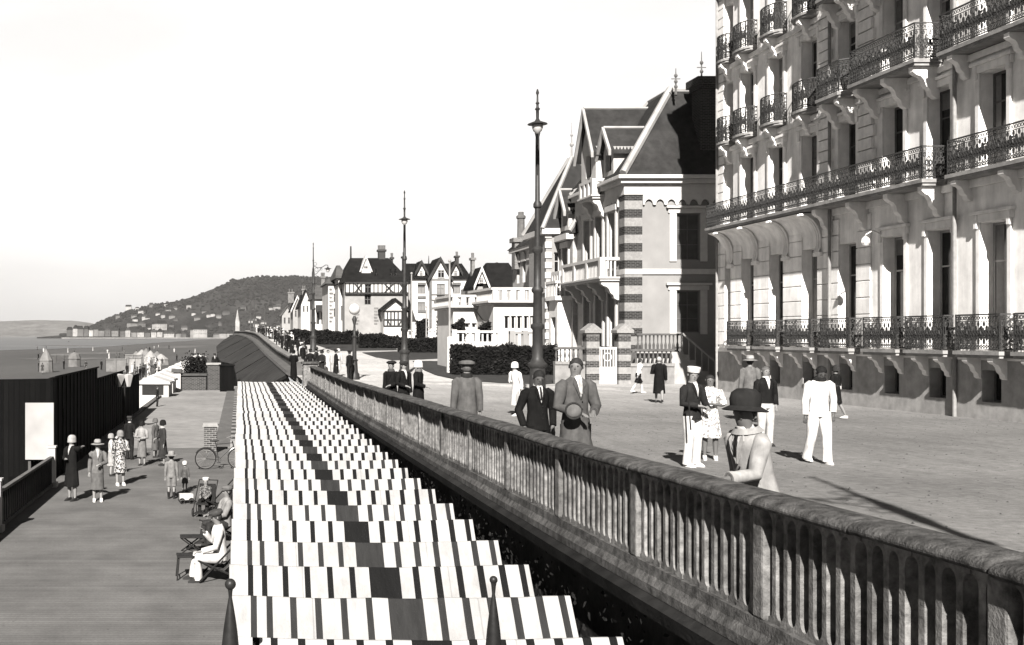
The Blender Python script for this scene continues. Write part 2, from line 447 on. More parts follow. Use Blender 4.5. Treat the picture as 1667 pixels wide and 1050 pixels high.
bal = thing('balustrade', 'long weathered concrete balustrade with slotted panels and rounded coping along the promenade', 'balustrade', (3.45, 20, zg(20)))
BAY, PW = 2.17, .14
strip([(3.15,.03,1),(3.15,.10,1),(3.19,.16,1),(3.20,.237,1),(3.44,.237,1),(3.5,.19,1),(3.5,.03,1)], ysn).build('plinth', mat('plinth_concrete', .062, .95, .6, 11, .7, .02, stain=.4, sscale=1.4, streak=.3), bal)
nb = int((Y1-Y0)/BAY)
yb = y_on(1258, 3.404)
k0 = math.ceil((yb - Y0)/BAY)
posts = [yb + BAY*k for k in range(-k0+1, nb-k0+2) if Y0 < yb+BAY*k < Y1]
def rel(mb): return mb.warp(lambda v: Vector((v.x, v.y, v.z+zg(v.y))))
def cope_prof(y, g_=0):
    return [(3.20,.945),(3.165,.950),(3.15,.968),(3.156,.992),(3.185,1.012),(3.24,1.026),(3.32,1.032),(3.40,1.026),(3.45,1.012),(3.478,.992),(3.485,.968),(3.47,.95),(3.43,.945)]
rnd = random.Random(3)
for i, y in enumerate(posts):
    rel(MB().box(3.2, y-PW/2, .235, 3.435, y+PW/2, .95)).build('post', CONC, bal, bevel=.018)
    if i+1 >= len(posts): break
    ya, yc = y+PW/2, posts[i+1]-PW/2
    # slotted panel: bars that flare into round-ended slots at top and bottom
    nbar = 14; pit = (yc-ya)/nbar; mb = MB(); z0, z1 = .235, .952
    for k in range(nbar):
        c = ya + pit*(k+.5); hw = pit*.16; fw = pit*.502; r = fw-hw
        right = []
        for a in range(0, 5):
            th = a*PI/8; right.append((c+hw+r-r*math.sin(th)*1.0, z0+.03+r*1.1-r*1.1*math.cos(th)))
        arc = [(c+hw+r*(1-math.sin(t_)), z0+.035+r*1.2*(1-math.cos(t_))) for t_ in (0, PI/8, PI/4, 3*PI/8, PI/2)]
        arc2 = [(u, z0+z1-w) for u, w in reversed(arc)]
        rightp = [(c+fw, z0)] + arc + arc2 + [(c+fw, z1)]
        leftp = [(2*c-u, w) for u, w in reversed(rightp)]
        j = rnd.uniform(-.006, .006)
        mb.prism(rightp+leftp, 'x', 3.235+j, 3.37+j)
    rel(mb).build('baluster_panel', CONC, bal)
    # coping stones, two per bay with a joint between
    for a, b in ((y, (y+posts[i+1])/2), ((y+posts[i+1])/2, posts[i+1])):
        jz = rnd.uniform(-.006, .006); jx = rnd.uniform(-.006, .006)
        m_ = MB(); m_.loft([[(x+jx, yy, z+zg(yy)+jz) for (x, z) in cope_prof(yy)] for yy in (a+.006, a+.03, (a+b)/2, b-.03, b-.006)])
        m_.build('coping_stone', COPE, bal, bevel=.012)
bal.location.x += .104; rw.location.x += .104
# end pier, the opening for the steps, and the parapet beyond
pr = thing('gate_pier', 'square concrete pier ending the balustrade beside the beach steps', 'pier', (3.45, 53.4, zg(53)))
rel(MB().box(3.1, 52.3, -.6, 3.8, 53.0, 1.05)).build('shaft', CONC, pr, bevel=.03)
rel(MB().box(3.02, 52.22, 1.05, 3.88, 53.08, 1.17)).build('cap_stone', COPE, pr, bevel=.03)
par = thing('parapet', 'plain concrete parapet continuing beyond the beach steps towards the hill', 'wall', (3.45, 80, zg(80)))
ysp = [64, 72, 80, 90, 105, 125, 150, 190, 240, 320]
CXT = [(60, 3.4), (68, 3.35), (84, 2.94), (108, 2.53), (128, 2.22), (140, 2.0), (165, .93), (180, -.93), (220, -7.2), (320, -31)]
def cx_(y):
    for (a, xa), (b, xb) in zip(CXT, CXT[1:]):
        if y <= b: return xa + (xb-xa)*(y-a)/(b-a)
    return CXT[-1][1]
PCONC = mat('parapet_concrete', .075, .95, .3, 2, .4, .02, stain=.25)
ysp = [64, 68, 72, 78, 84, 90, 98, 108, 118, 128, 140, 152, 165, 180]
m_ = MB(); m_.loft([[(cx_(y)+x, y, zg(y)+z) for x, z in ((0,-.5),(0,.80),(.35,.80),(.35,-.5))] for y in ysp]); m_.build('wall', PCONC, par)
m_ = MB(); m_.loft([[(cx_(y)+x, y, zg(y)+z) for x, z in ((-.10,.80),(-.10,.92),(.45,.92),(.45,.80))] for y in ysp]); m_.build('coping', mat('parapet_coping', .13, .95, .3, 3, .4, .02), par)
# sloping sea wall with joint lines, curving out towards the beach
sw = thing('sea_wall', 'sloping concrete sea wall with diagonal joints rising beyond the tents towards the parapet', 'sea wall', (1, 80, 0))
t = NT('sea_wall_concrete', .95, .05)
f = t.math('MULTIPLY', t.ramp(t.noise(t.pos, 1.6, 6, .7, stretch=(.4, 1.4, .4)), .4, 1.6), .025)
f = t.math('MULTIPLY', f, t.ramp(t.noise(t.pos, .25, 4), .75, 1.25)); t.color(f); t.bump(t.noise(t.pos, 4, 5), .6, .05)
CREST = [(468,609,64), (434,579,90), (424,568,106), (413,556.5,128), (402,549.5,148), (388,545.5,166), (374,547,176)]
TOE = [(391,652,71), (384,609,92), (380,593,108), (358,588,126), (353,575,146), (352,564,162), (362,555,172)]
cr = [at(a, b, Zc=c) for a, b, c in CREST]; to = [at(a, b, Zc=c) for a, b, c in TOE]
for i in range(len(cr)-1):
    e = .085 if i else 0
    c0, c1, t0, t1 = cr[i].lerp(cr[i+1], e), cr[i+1], to[i].lerp(to[i+1], e), to[i+1]
    dn = Vector((.18, .25, -.5)); MB().add([c0, c1, t1, t0, c0+dn, c1+dn, t1+dn, t0+dn], [(0,1,2,3),(4,7,6,5),(0,4,5,1),(1,5,6,2),(2,6,7,3),(3,7,4,0)]).build('slab', t.m, sw)
dn = Vector((.05, .1, -.16))
m_ = MB(); m_.loft([[c+dn, q+dn, Vector((q.x+.3, q.y+.5, -1.6)), Vector((c.x+.6, c.y+.5, -1.6))] for c, q in zip(cr, to)]); m_.build('bed', mat('joint_dark', .003, .95, .2, 3), sw)
m_ = MB(); ks = [Vector((-.12, -.1, .02)), Vector((-.05, -.1, .2)), Vector((.55, .25, .22)), Vector((.6, .3, -.4))]
m_.loft([[c+k for k in ks] for c in cr]); m_.build('kerb_course', mat('sea_wall_kerb', .07, .95, .3, 3, .4, .02), sw)

# ------------------------------------------------------------------ striped beach tents
TW = 2.88
CAN = [tent_canvas('canvas_grey_stripe', .012, 1), tent_canvas('canvas_black_stripe', .002, 2)]
PLAIN = mat('canvas_plain', .30, .85, .1, 3, .3, .01, stain=.08)
POLE = mat('tent_pole', .06, .7, .2, 8)
RZ, EZ, HD = 2.10, 1.45, .615
ORD = ['nearest','second','third','fourth','fifth','sixth','seventh','eighth','ninth','tenth','eleventh','twelfth','thirteenth','fourteenth','fifteenth','sixteenth','seventeenth','eighteenth','nineteenth','twentieth','twenty-first','twenty-second','twenty-third','twenty-fourth','twenty-fifth','twenty-sixth','twenty-seventh','twenty-eighth','twenty-ninth','thirtieth','thirty-first','thirty-second','thirty-third','thirty-fourth','thirty-fifth','farthest']
def make_tent(kind):
    root = thing('beach_tent', 'x', 'beach tent')
    nx = 14; rr = random.Random(kind+40)
    rings = []
    sl = [(-HD, EZ-.03), (-HD, EZ), (-HD*.5, (RZ+EZ)/2-.012), (-.01, RZ), (.01, RZ), (HD*.5, (RZ+EZ)/2-.012), (HD, EZ), (HD, EZ-.03)]
    for i in range(nx+1):
        x = TW*i/nx; sag = .026*math.sin(i*PI/nx)+rr.uniform(-.008, .008)
        up = [(x+rr.uniform(-.004, .004), y, z-sag*(1-abs(y)/HD*.5)-(.022+.012*math.sin(i*2.3+kind))*(.3 < abs(y)/HD < .7)) for y, z in sl]
        lo = [(x, y, z-.012) for y, z, in [(q[1], q[2]) for q in reversed(up)]]
        rings.append(up+lo)
    MB().loft(rings).build('roof', CAN[kind], root)
    for x in (.02, TW-.02):
        m_ = MB().prism([(-HD+.015, EZ-.02), (-HD+.015, EZ-.2), (0, EZ-.26), (HD-.015, EZ-.2), (HD-.015, EZ-.02), (0, RZ-.04)], 'x', x-.008, x+.008); m_.build('gable_flap', PLAIN, root)
    for y in (-HD+.02, HD-.02):
        MB().box(.12, y-.006, .04, TW-.05, y+.006, EZ-.045).build('side_wall', PLAIN, root)
    MB().box(TW-.055, -HD+.03, .04, TW-.045, HD-.03, EZ-.27).build('back_wall', PLAIN, root)
    for x, y in ((.06, -HD+.05), (.06, HD-.05), (TW-.08, -HD+.05), (TW-.08, HD-.05)):
        MB().tube([(x, y, 0), (x, y, EZ-.03)], .022, 6).build('pole', POLE, root)
    return root
protos = []; rndt = random.Random(31)
for k in range(36):
    kind = k % 2                     # k = 0 is the nearest, black and grey bands alternate
    lab = ('white striped canvas beach tent with %s centre band, %s in the long row' % ('grey' if kind else 'black', ORD[k]))
    pos = (-.085, 9.10+1.25*(k-1), 0)
    if k < 2:
        p = make_tent(1-kind); protos.append(p); o = p; move(o, pos); o['label'] = lab
    else:
        o = clone(protos[kind], loc=(pos[0]+rndt.uniform(-.015, .015), pos[1]+rndt.uniform(-.02, .02), rndt.uniform(-.012, .012)), rz=rndt.uniform(-.006, .006), label=lab)
    o['group'] = 'striped beach tents in a row'

# ------------------------------------------------------------------ black iron posts with ball finials, close to the camera
IRON = mat('black_iron', .012, .45, .3, 12, .2, .004, spec=.2)
def finial(label, px, py, Zc, rball, wd=1.0):
    p = at(px, py, Zc=Zc); root = thing('finial_post', label, 'post', (p.x, p.y, 0))
    z = p.z
    MB().lathe((p.x, p.y, z), [(rball*.98*math.sin(PI*k/8)+.001, -rball*math.cos(PI*k/8)) for k in range(9)], 16).build('ball', IRON, root, smooth=True)
    MB().lathe((p.x, p.y, 0), [(.06, 0), (.055, .1), (.045, .2), (.045, z-.72), (.115*wd, z-.60), (.11*wd, z-.45), (.082*wd, z-.30), (.060*wd, z-.215), (.038*wd, z-.14), (.020*wd, z-.085), (.014, z-rball-.012), (.018, z-rball+.008)], 16).build('shaft', IRON, root, smooth=True)
finial('black iron post with a large ball finial at the seaward edge of the striped tents', 375, 951, 7.0, .037, .56)
finial('black iron post with a small ball finial rising in front of the striped tents', 803.5, 944, 6.4, .024, .48)
# ------------------------------------------------------------------ building helpers
def wall_grid(mb, plane, u0, u1, z0, z1, ops, d0, d1):
    """wall slab with openings (ua, ub, za, zb); plane 'x' = wall at x in d0..d1 running along y"""
    def bx(a, b, za, zb):
        if b-a < 1e-4 or zb-za < 1e-4: return
        if plane == 'x': mb.box(d0, a, za, d1, b, zb)
        else: mb.box(a, d0, za, b, d1, zb)
    us = sorted(set([u0, u1] + [min(max(q, u0), u1) for o in ops for q in o[:2]]))
    # merge columns with equal opening sets, to keep faces few
    for a, b in zip(us, us[1:]):
        m = (a+b)/2
        cuts = sorted((max(o[2], z0), min(o[3], z1)) for o in ops if o[0] <= m <= o[1] and o[3] > z0 and o[2] < z1)
        z = z0
        for za, zb in cuts:
            bx(a, b, z, za); z = zb
        bx(a, b, z, z1)
GLASS = mat('window_glass', .008, .15, .2, .5, 0, spec=.25)
FRAMEW = mat('window_frame_paint', .3, .6, .1, 5, 0)
FRAMED = mat('window_frame_dark', .10, .6, .2, 5, 0)
def window(parent, plane, ua, ub, za, zb, d, frame=None, bars=(1, 2), out=-1, t=.07, glass=None, name='window', paned=.03):
    """frame at depth d (outer face), pane behind it; out = direction of the outside along the wall normal"""
    fr = frame or FRAMEW; mb = MB(); i = -out
    def bx(m, a, b, c, e, d0, d1):
        lo, hi = min(d0, d1), max(d0, d1)
        if plane == 'x': m.box(lo, a, c, hi, b, e)
        else: m.box(a, lo, c, b, hi, e)
    d1 = d + i*.06
    bx(mb, ua, ua+t, za, zb, d, d1); bx(mb, ub-t, ub, za, zb, d, d1)
    bx(mb, ua+t, ub-t, za, za+t, d, d1); bx(mb, ua+t, ub-t, zb-t, zb, d, d1)
    nx, nz = bars
    for k in range(1, nx+1):
        u = ua+(ub-ua)*k/(nx+1); bx(mb, u-t*.4, u+t*.4, za+t, zb-t, d+i*.004, d1-i*.004)
    for k in range(1, nz+1):
        z = za+(zb-za)*(k/(nz+1) if nz > 1 else .7); bx(mb, ua+t, ub-t, z-t*.35, z+t*.35, d+i*.008, d1-i*.008)
    f = mb.build(name, fr, parent)
    m2 = MB(); bx(m2, ua+.01, ub-.01, za+.01, zb-.01, d+i*paned, d+i*(paned+.015)); m2.build('pane', glass or GLASS, f if parent.parent is None else parent)
    return f
def hip(mb, x0, y0, x1, y1, z0, ix, iy, z1, over=.25):
    a = [(x0-over,y0-over,z0),(x1+over,y0-over,z0),(x1+over,y1+over,z0),(x0-over,y1+over,z0)]
    b = [(x0+ix,y0+iy,z1),(x1-ix,y0+iy,z1),(x1-ix,y1-iy,z1),(x0+ix,y1-iy,z1)]
    mb.add(a+b, [(0,1,5,4),(1,2,6,5),(2,3,7,6),(3,0,4,7),(4,5,6,7),(3,2,1,0)])
    return a, b
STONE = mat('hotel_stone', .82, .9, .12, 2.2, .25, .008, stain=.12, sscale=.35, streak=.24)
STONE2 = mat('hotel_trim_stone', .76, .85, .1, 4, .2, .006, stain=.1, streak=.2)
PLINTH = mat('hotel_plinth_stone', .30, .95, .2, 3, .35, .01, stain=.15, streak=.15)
SLAB = mat('balcony_slab_stone', .22, .9, .2, 4, .3, .008, stain=.2)
IRONW = mat('balcony_iron', .028, .6, .3, 20, .2, .003, spec=.4)
SLATE = mat('roof_slate', .045, .8, .3, 3, .3, .01, stain=.3)

def railing(mb, A, B, z0, h, fine=1.0):
    """ornate cast-iron balcony railing between two plan points"""
    A, B = Vector((A[0], A[1], 0)), Vector((B[0], B[1], 0)); L = (B-A).length
    if L < .05: return
    u = (B-A)/L; w = Vector((0, 0, 1)); nrm = u.cross(w)
    def bar(p, q, r): mb.tube([p, q], r, 4)
    def pt(s, z): return A+u*s+Vector((0, 0, z0+z))
    for z, r in ((.06, .022), (h*.20, .012), (h*.82, .014), (h, .03)): bar(pt(0, z), pt(L, z), r)
    for s in (0, L): bar(pt(s, 0), pt(s, h+.02), .024)
    n = max(1, int(round(L/(.112*fine)))); p = L/n
    for k in range(n):
        c = (k+.5)*p
        bar(pt(c, .06), pt(c, h*.82), .011)
        mb.ring(pt(c, h*.91), min(p*.42, h*.08), .010, u, w, 8, 4)
        mb.ring(pt(c, h*.13), min(p*.40, h*.06), .010, u, w, 7, 4)
        # scroll work: leaf shaped loops in the middle of the panel
        a = h*(.40 if k % 2 else .62)
        mb.ring(pt(c, a), p*.40, .012, u, w*1.5, 8, 4)
        mb.ring(pt(c+p*.5, h*.5), p*.30, .012, u, w*2.1, 8, 4) if k < n-1 else None
        mb.ring(pt(c, h*(.27 if k % 2 else .36)), p*.34, .010, u, w*1.7, 7, 4); mb.ring(pt(c, h*(.74 if k % 2 else .44)), p*.34, .010, u, w*1.5, 7, 4)
        if k % 5 == 1:
            mb.ball(tuple(pt(c, h*.5)), p*.34, 6, 4, 1, .5, 1.6)
            mb.ring(pt(c, h*.52), p*.85, .016, u, w*1.4, 12, 4)
def console(mb, y, x, z, out, ht, w=.22):
    """S-shaped stone bracket on a wall at x, going towards -x, its top at z"""
    prof = [(x, z), (x-out, z), (x-out, z-ht*.16), (x-out*.86, z-ht*.26), (x-out*.70, z-ht*.30), (x-out*.58, z-ht*.42), (x-out*.50, z-ht*.62), (x-out*.34, z-ht*.74), (x-out*.30, z-ht*.9), (x-out*.12, z-ht), (x, z-ht)]
    mb.prism([(a, b) for a, b in prof], 'y', y-w/2, y+w/2)

# ------------------------------------------------------------------ the grand hotel on the right
hot = thing('grand_hotel', 'tall pale stone hotel with ornate iron balconies standing over the promenade', 'hotel', (20.5, 32, zg(32)))
HX, HYN, HYF = 20.5, 12.0, 43.7
Yn = [40.3, 37.85, 35.3, 32.75, 30.05, 27.7, 25.3, 22.9, 20.5, 18.1, 15.7, 13.3]
FL = [(3.85, 8.85), (8.85, 12.5), (12.5, 16.05), (16.05, 19.6), (19.6, 23.0)]
OPZ = [(3.86, 7.5), (8.96, 11.75), (12.62, 15.3), (16.12, 18.7), (19.8, 22.2)]
ops = []
for y in Yn:
    for k, (a, b) in enumerate(OPZ): ops.append((y, y+1.12, a, b))
    ops.append((y+.15, y+.95, 2.42, 3.32))
ops.append((42.45, 43.0, 4.6, 7.5)); ops.append((42.3, 42.95, 9.0, 11.7)); ops.append((42.3, 42.95, 12.7, 15.2)); ops.append((42.3, 42.95, 16.2, 18.6))
mb = MB()
wall_grid(mb, 'x', HYN, HYF, 3.66, 23.0, ops, HX, HX+.55)
wall_grid(mb, 'y', HX+.55, 34, 1.4, 23.0, [], HYF-.5, HYF)
wall_grid(mb, 'y', HX+.55, 34, 1.4, 23.0, [], HYN, HYN+.5)
mb.build('wall', STONE, hot)
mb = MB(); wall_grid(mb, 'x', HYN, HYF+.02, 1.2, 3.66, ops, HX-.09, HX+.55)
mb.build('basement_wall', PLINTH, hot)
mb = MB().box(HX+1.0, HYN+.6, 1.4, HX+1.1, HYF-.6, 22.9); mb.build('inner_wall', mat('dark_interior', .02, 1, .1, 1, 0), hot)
# windows: every one a part, its pane a sub-part
for y in Yn:
    for k, (a, b) in enumerate(OPZ):
        wf = window(hot, 'x', y, y+1.12, a, b, HX+.34, FRAMEW if k != 1 else FRAMED, bars=(1, 1), t=.075)
        rc = random.Random(int(y*10)*7+k); cm = mat('net_curtain', .16, .9, .15, 6, .2)
        if rc.random() < .55:
            mb = MB(); wd = rc.uniform(.16, .36); sides = (0, 1) if rc.random() < .6 else (rc.choice((0, 1)),)
            for sd in sides:
                u0, u1 = (y+.07, y+.07+wd) if sd == 0 else (y+1.05-wd, y+1.05)
                n_ = 7; mb.loft([[(HX+.368-.004*(q_ % 2), u0+(u1-u0)*q_/n_, a+.1), (HX+.368-.004*(q_ % 2), u0+(u1-u0)*q_/n_, b-.08), (HX+.3695, u0+(u1-u0)*q_/n_, b-.08), (HX+.3695, u0+(u1-u0)*q_/n_, a+.1)] for q_ in range(n_+1)])
                mb.build('curtain', cm, wf); mb = MB()
        elif rc.random() < .5:
            MB().box(HX+.362, y+.07, b-rc.uniform(.5, 1.5), HX+.369, y+1.05, b-.07).build('blind', cm, wf)
        if y > 31 and k == 0: continue
        mb = MB(); pr_ = .07 if k else .05           # moulded surround standing proud of the wall
        for s, yy in ((-1, y), (1, y+1.12)):
            mb.box(HX-pr_, min(yy, yy+s*.17), a, HX, max(yy, yy+s*.17), b+.02)
        mb.box(HX-pr_-.03, y-.24, b+.02, HX, y+1.36, b+.24)
        mb.box(HX-pr_-.09, y-.30, b+.24, HX, y+1.42, b+.34)
        for s in (y-.12, y+1.24): mb.box(HX-pr_-.06, s-.07, b-.16, HX-pr_, s+.07, b+.24)
        mb.build('surround', STONE2, wf, bevel=.012)
    window(hot, 'x', y+.15, y+.95, 2.42, 3.32, HX+.25, FRAMED, bars=(1, 0), t=.06)
for ya, yb_, za, zb in [o for o in ops if o[0] > 42]:
    window(hot, 'x', ya, yb_, za, zb, HX+.34, FRAMEW, bars=(0, 1), t=.06)
# rusticated courses on the ground floor of the far half
rnd = random.Random(2)
edges = sorted([HYF] + [y for y in Yn if y > 31] + [y+1.12 for y in Yn if y > 31] + [42.45, 43.0])
piers = []
cur = 31.9
for y in sorted([q for q in Yn if q > 31]):
    piers.append((cur, y)); cur = y+1.12
piers += [(cur, 42.45), (43.0, HYF+.03)]
for a, b in piers:
    if b-a < .05: continue
    mb = MB(); z = 3.9
    while z < 8.2:
        mb.box(HX-.055, a, z, HX, b, z+.535); z += .565
    mb.build('rusticated_pier', STONE, hot, bevel=.012)
# quoin strips and flat pilasters rising through the upper floors
for ya, yb_ in ((43.0, HYF+.04), (31.75, 32.5), (34.45, 35.1)):
    mb = MB(); z = 8.95; i = 0
    while z < 22.6:
        w = .12 if i % 2 else 0
        mb.box(HX-.11, ya-w*(ya < 43), z, HX, yb_+w*(yb_ < 43), z+.36); z += .40; i += 1
    mb.build('quoin_strip', STONE2, hot, bevel=.01)
for z, o_, h in ((3.60, .12, .2), (8.55, .10, .24), (12.2, .09, .2), (15.75, .09, .2), (19.3, .3, .3), (22.8, .6, .5)):
    MB().box(HX-o_, HYN, z, HX, HYF+.12, z+h).build('string_course', STONE2, hot, bevel=.015)
# downpipes and wall posts of the far corner
for y in (43.55, 34.25, 27.35): MB().tube([(HX-.16, y, 1.9), (HX-.16, y, 22.8)], .055, 8).build('downpipe', mat('downpipe_lead', .2, .6, .2, 6), hot, smooth=True)
def balcony(y0, y1, zt, out, h=1.12, th=.17, cons=(), ch=.75, shape='box', rail=True, co=None):
    """slab with its top at zt, consoles below, railing above; children of the slab"""
    if shape == 'bow':
        yc, hw = (y0+y1)/2, (y1-y0)/2
        pl = [(HX, y0)] + [(HX-out*math.sin(PI*k/8)**.6, yc-hw*math.cos(PI*k/8)) for k in range(1, 8)] + [(HX, y1)]
    elif shape == 'cant':
        c = min(.35, (y1-y0)*.2); pl = [(HX, y0), (HX-out*.55, y0), (HX-out, y0+c), (HX-out, y1-c), (HX-out*.55, y1), (HX, y1)]
    else: pl = [(HX, y0), (HX-out, y0), (HX-out, y1), (HX, y1)]
    def inset(q, d): return [(min(HX, x+d) if x < HX-.01 else HX, min(max(y, y0+d), y1-d)) for x, y in q]
    mb = MB().prism(pl, 'z', zt-th*.55, zt)
    mb.prism(inset(pl, .05), 'z', zt-th, zt-th*.55)
    sl = mb.build('balcony', SLAB, hot)
    if cons:
        for y in cons:
            m2 = MB(); console(m2, y, HX, zt-th, out*.9, ch); m2.build('bracket', STONE2, sl)
    q = inset(pl, .06); m3 = MB()
    for a, b in zip(q, q[1:]): railing(m3, a, b, zt, h, 1.0 if shape != 'bow' else .9)
    m3.build('railing', IRONW, sl)
    return sl
for i, y in enumerate(Yn):      # first floor balconies, one to a window
    if y < 17: continue
    a, b = y-.42, y+1.54
    balcony(a, b, 3.86, .55, 1.02, .19, (y+.02, y+1.1), .62)
balcony(27.9, 43.35, 8.98, .78, .98, .2, (), 0)
m2 = MB()
for y in (42.9, 40.0, 37.6, 35.15): pass
# cove under the far half of the great balcony, with ribbed S-brackets
prof = [(HX, 8.56), (HX-.85, 8.75), (HX-.85, 8.62)] + [(HX-.85*math.cos(a), 7.75+.87*math.sin(a)+.0) for a in [PI/2*.92, PI/2*.8, PI/2*.65, PI/2*.5, PI/2*.35, PI/2*.2, 0.05]]
prof = [(HX-.0, 8.74), (HX-.72, 8.74)] + [(HX-.72+.72*math.sin(a), 8.74-.95*(1-math.cos(a))-.04) for a in [k*PI/2/8 for k in range(1, 9)]]
MB().prism(prof, 'y', 35.1, 43.2).build('balcony_cove', STONE, hot, smooth=True)
for yc in (40.05, 37.55, 35.15, 42.35):
    mb = MB()
    for dy, ww in ((-.13, .05), (0, .07), (.13, .05)):
        pts = []
        for k in range(9):
            a = k*PI/2/8; pts.append((HX-.74+.72*math.sin(a)-.05, yc+dy, 8.70-.95*(1-math.cos(a))-.02))
        pts += [(HX-.10, yc+dy, 7.5), (HX-.16, yc+dy, 7.36), (HX-.03, yc+dy, 7.25)]
        mb.tube(pts, ww*.75, 6)
    mb.box(HX-.17, yc-.24, 7.18, HX-.055, yc+.24, 7.32)
    mb.build('cove_bracket', STONE2, hot, smooth=True)
for y in (34.4, 32.2, 30.0, 28.2):
    mb = MB(); console(mb, y, HX, 8.79, .66, .95, .24); mb.build('bracket', STONE2, hot, bevel=.01)
balcony(13, 27.2, 8.98, .55, .98, .2, (26.9, 24.9, 22.5, 20.1), .6)
for y in (40.3, 37.85, 35.3):
    for zt in (12.62, 16.15): balcony(y-.25, y+1.37, zt, .55, 1.05, .17, (y+.56,), .75, 'bow')
for zt in (12.62, 16.15): balcony(42.05, 43.25, zt, .5, 1.05, .17, (42.6,), .7, 'bow')
for zt in (12.62, 16.15):
    balcony(32.3, 34.45, zt, .75, 1.08, .2, (32.9, 33.9), .85, 'cant')
    balcony(28.1, 31.75, zt, .9, 1.08, .2, (28.4, 29.9, 31.45), .95)
    balcony(13, 27.5, zt, .6, 1.08, .2, (27.0, 24.6, 22.2), .7)
mb = MB(); hip(mb, HX, HYN, 34, HYF, 23.3, 2.0, 2.0, 27.5, .3); mb.build('roof', SLATE, hot)
# a lamp bracket and small wall fittings
mb = MB(); mb.tube([(HX-.02, 31.2, 7.6), (HX-.35, 31.2, 7.75), (HX-.6, 31.2, 7.6)], .02, 6); mb.lathe((HX-.6, 31.2, 7.25), [(.02, .32), (.12, .22), (.14, .1), (.08, 0)], 8); mb.build('wall_lamp', mat('opal_fitting', .5, .5, .1, 3), hot)

# ------------------------------------------------------------------ first villa: plain side wall with brick and stone quoins
PLAST = mat('villa_render', .18, .92, .08, 1.2, .2, .006, stain=.07, sscale=.4)
PLAST_S = mat('villa_front_brick', .30, .92, .15, 5, .3, .006, stain=.12)
TRIM = mat('villa_white_stone', .36, .85, .08, 4, .15, .005, stain=.08)
BRK = brick('villa_quoin_brick', .02, .08, .24, .085, .35, .010)
QST = mat('villa_quoin_stone', .17, .9, .2, 9, .3, .006)
TILE = mat('villa_roof_tile', .022, .85, .28, 2.5, .4, .015, stain=.22)
TILE_D = mat('villa_roof_slate', .02, .8, .25, 2.5, .4, .012, stain=.2)
ZINC = mat('zinc_flashing', .22, .5, .08, 2, .1)
VX, VY, VX1, VY1, VZ = 19.4, 52.6, 32.0, 60.9, 1.6
vil = thing('corner_villa', 'big villa beside the hotel with brick banded corner and a steep roof half in shadow', 'villa', (VX, VY, zg(VY)))
def vz(py, Zc=55.9): return CZ + (HY-py)*Zc/F
sops = [(22.25, 23.5, vz(423), vz(349)), (22.25, 23.5, vz(541), vz(474)), (26, 27.2, vz(423), vz(349)), (26, 27.2, vz(541), vz(474))]
fys = (54.0, 56.1, 58.2)
fops = [(y, y+1.15, a, b) for y in fys for a, b in ((3.7, 6.6), (7.9, 10.9))]
mb = MB(); wall_grid(mb, 'y', VX+.5, VX1, VZ, vz(318), sops, VY, VY+.45); mb.build('wall', PLAST, vil)
mb = MB(); wall_grid(mb, 'x', VY, VY1, VZ, vz(318), fops, VX, VX+.5); mb.build('front_wall', PLAST_S, vil)
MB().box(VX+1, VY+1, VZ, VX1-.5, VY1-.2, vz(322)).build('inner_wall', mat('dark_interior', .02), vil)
for o in sops:
    wf = window(vil, 'y', o[0], o[1], o[2], o[3], VY+.12, FRAMED, bars=(1, 2), out=-1, t=.05, glass=mat('grey_shutter', .06, .6, .15, 3, 0))
    mb = MB(); a, b, c, d = o
    mb.box(a-.42, VY-.07, c-.1, a-.03, VY+.05, d+.05); mb.box(b+.03, VY-.07, c-.1, b+.42, VY+.05, d+.05)
    mb.box(a-.5, VY-.10, d+.05, b+.5, VY+.05, d+.3); mb.box(a-.62, VY-.22, d+.3, b+.62, VY+.05, d+.42); mb.build('surround', TRIM, wf, bevel=.015)
for y, z0_, z1_ in [(o[0], o[2], o[3]) for o in fops]:
    wf = window(vil, 'x', y, y+1.15, z0_, z1_, VX+.28, FRAMEW, bars=(1, 1), out=-1)
    mb = MB(); mb.box(VX-.10, y-.22, z0_, VX+.05, y, z1_+.05); mb.box(VX-.10, y+1.15, z0_, VX+.05, y+1.37, z1_+.05); mb.box(VX-.16, y-.3, z1_+.05, VX+.05, y+1.45, z1_+.4); mb.build('surround', TRIM, wf, bevel=.015)
mb = MB(); mb.box(VX-.05, VY-.09, vz(447), VX1, VY, vz(438)); mb.build('string_course', TRIM, vil, bevel=.02); MB().box(VX-.07, VY, vz(447), VX, VY1, vz(438)).build('string_course', TRIM, vil, bevel=.02)
# corner quoins: alternating bands of brick and stone
banded('quoin', VX-.06, VY-.06, VX+.92, VY+.75, VZ, vz(319), .44, BRK, QST, vil)
# cornice with little arches
mb = MB(); zc0, zc1 = vz(318), vz(303)
mb.box(VX-.1, VY-.1, zc0, VX1, VY+.4, vz(300)); mb.box(VX-.1, VY+.4, zc0, VX+.4, VY1, vz(300))
mb.box(VX-.35, VY-.35, vz(300), VX1, VY+.4, vz(293)); mb.box(VX-.35, VY+.4, vz(300), VX+.4, VY1, vz(293))
mb.box(VX-.55, VY-.55, vz(293), VX1, VY+.4, vz(287)); mb.box(VX-.55, VY+.4, vz(293), VX+.4, VY1, vz(287))
mb.build('cornice', TRIM, vil, bevel=.02)
mb = MB()
def arch_row(mb, plane, u0, u1, zt, d, pitch=.62, w=.5, h=.55):
    n = int((u1-u0)/pitch)
    for k in range(n):
        c = u0+pitch*(k+.5)
        o_ = [(c-pitch/2, zt), (c-pitch/2, zt-h)] + [(c-w/2*.92*math.cos(a), zt-h+.28*math.sin(a)+.02) for a in [PI*j/6 for j in range(7)]] + [(c+pitch/2, zt-h), (c+pitch/2, zt)]
        mb.prism(o_, 'y' if plane == 'y' else 'x', d-.12, d)
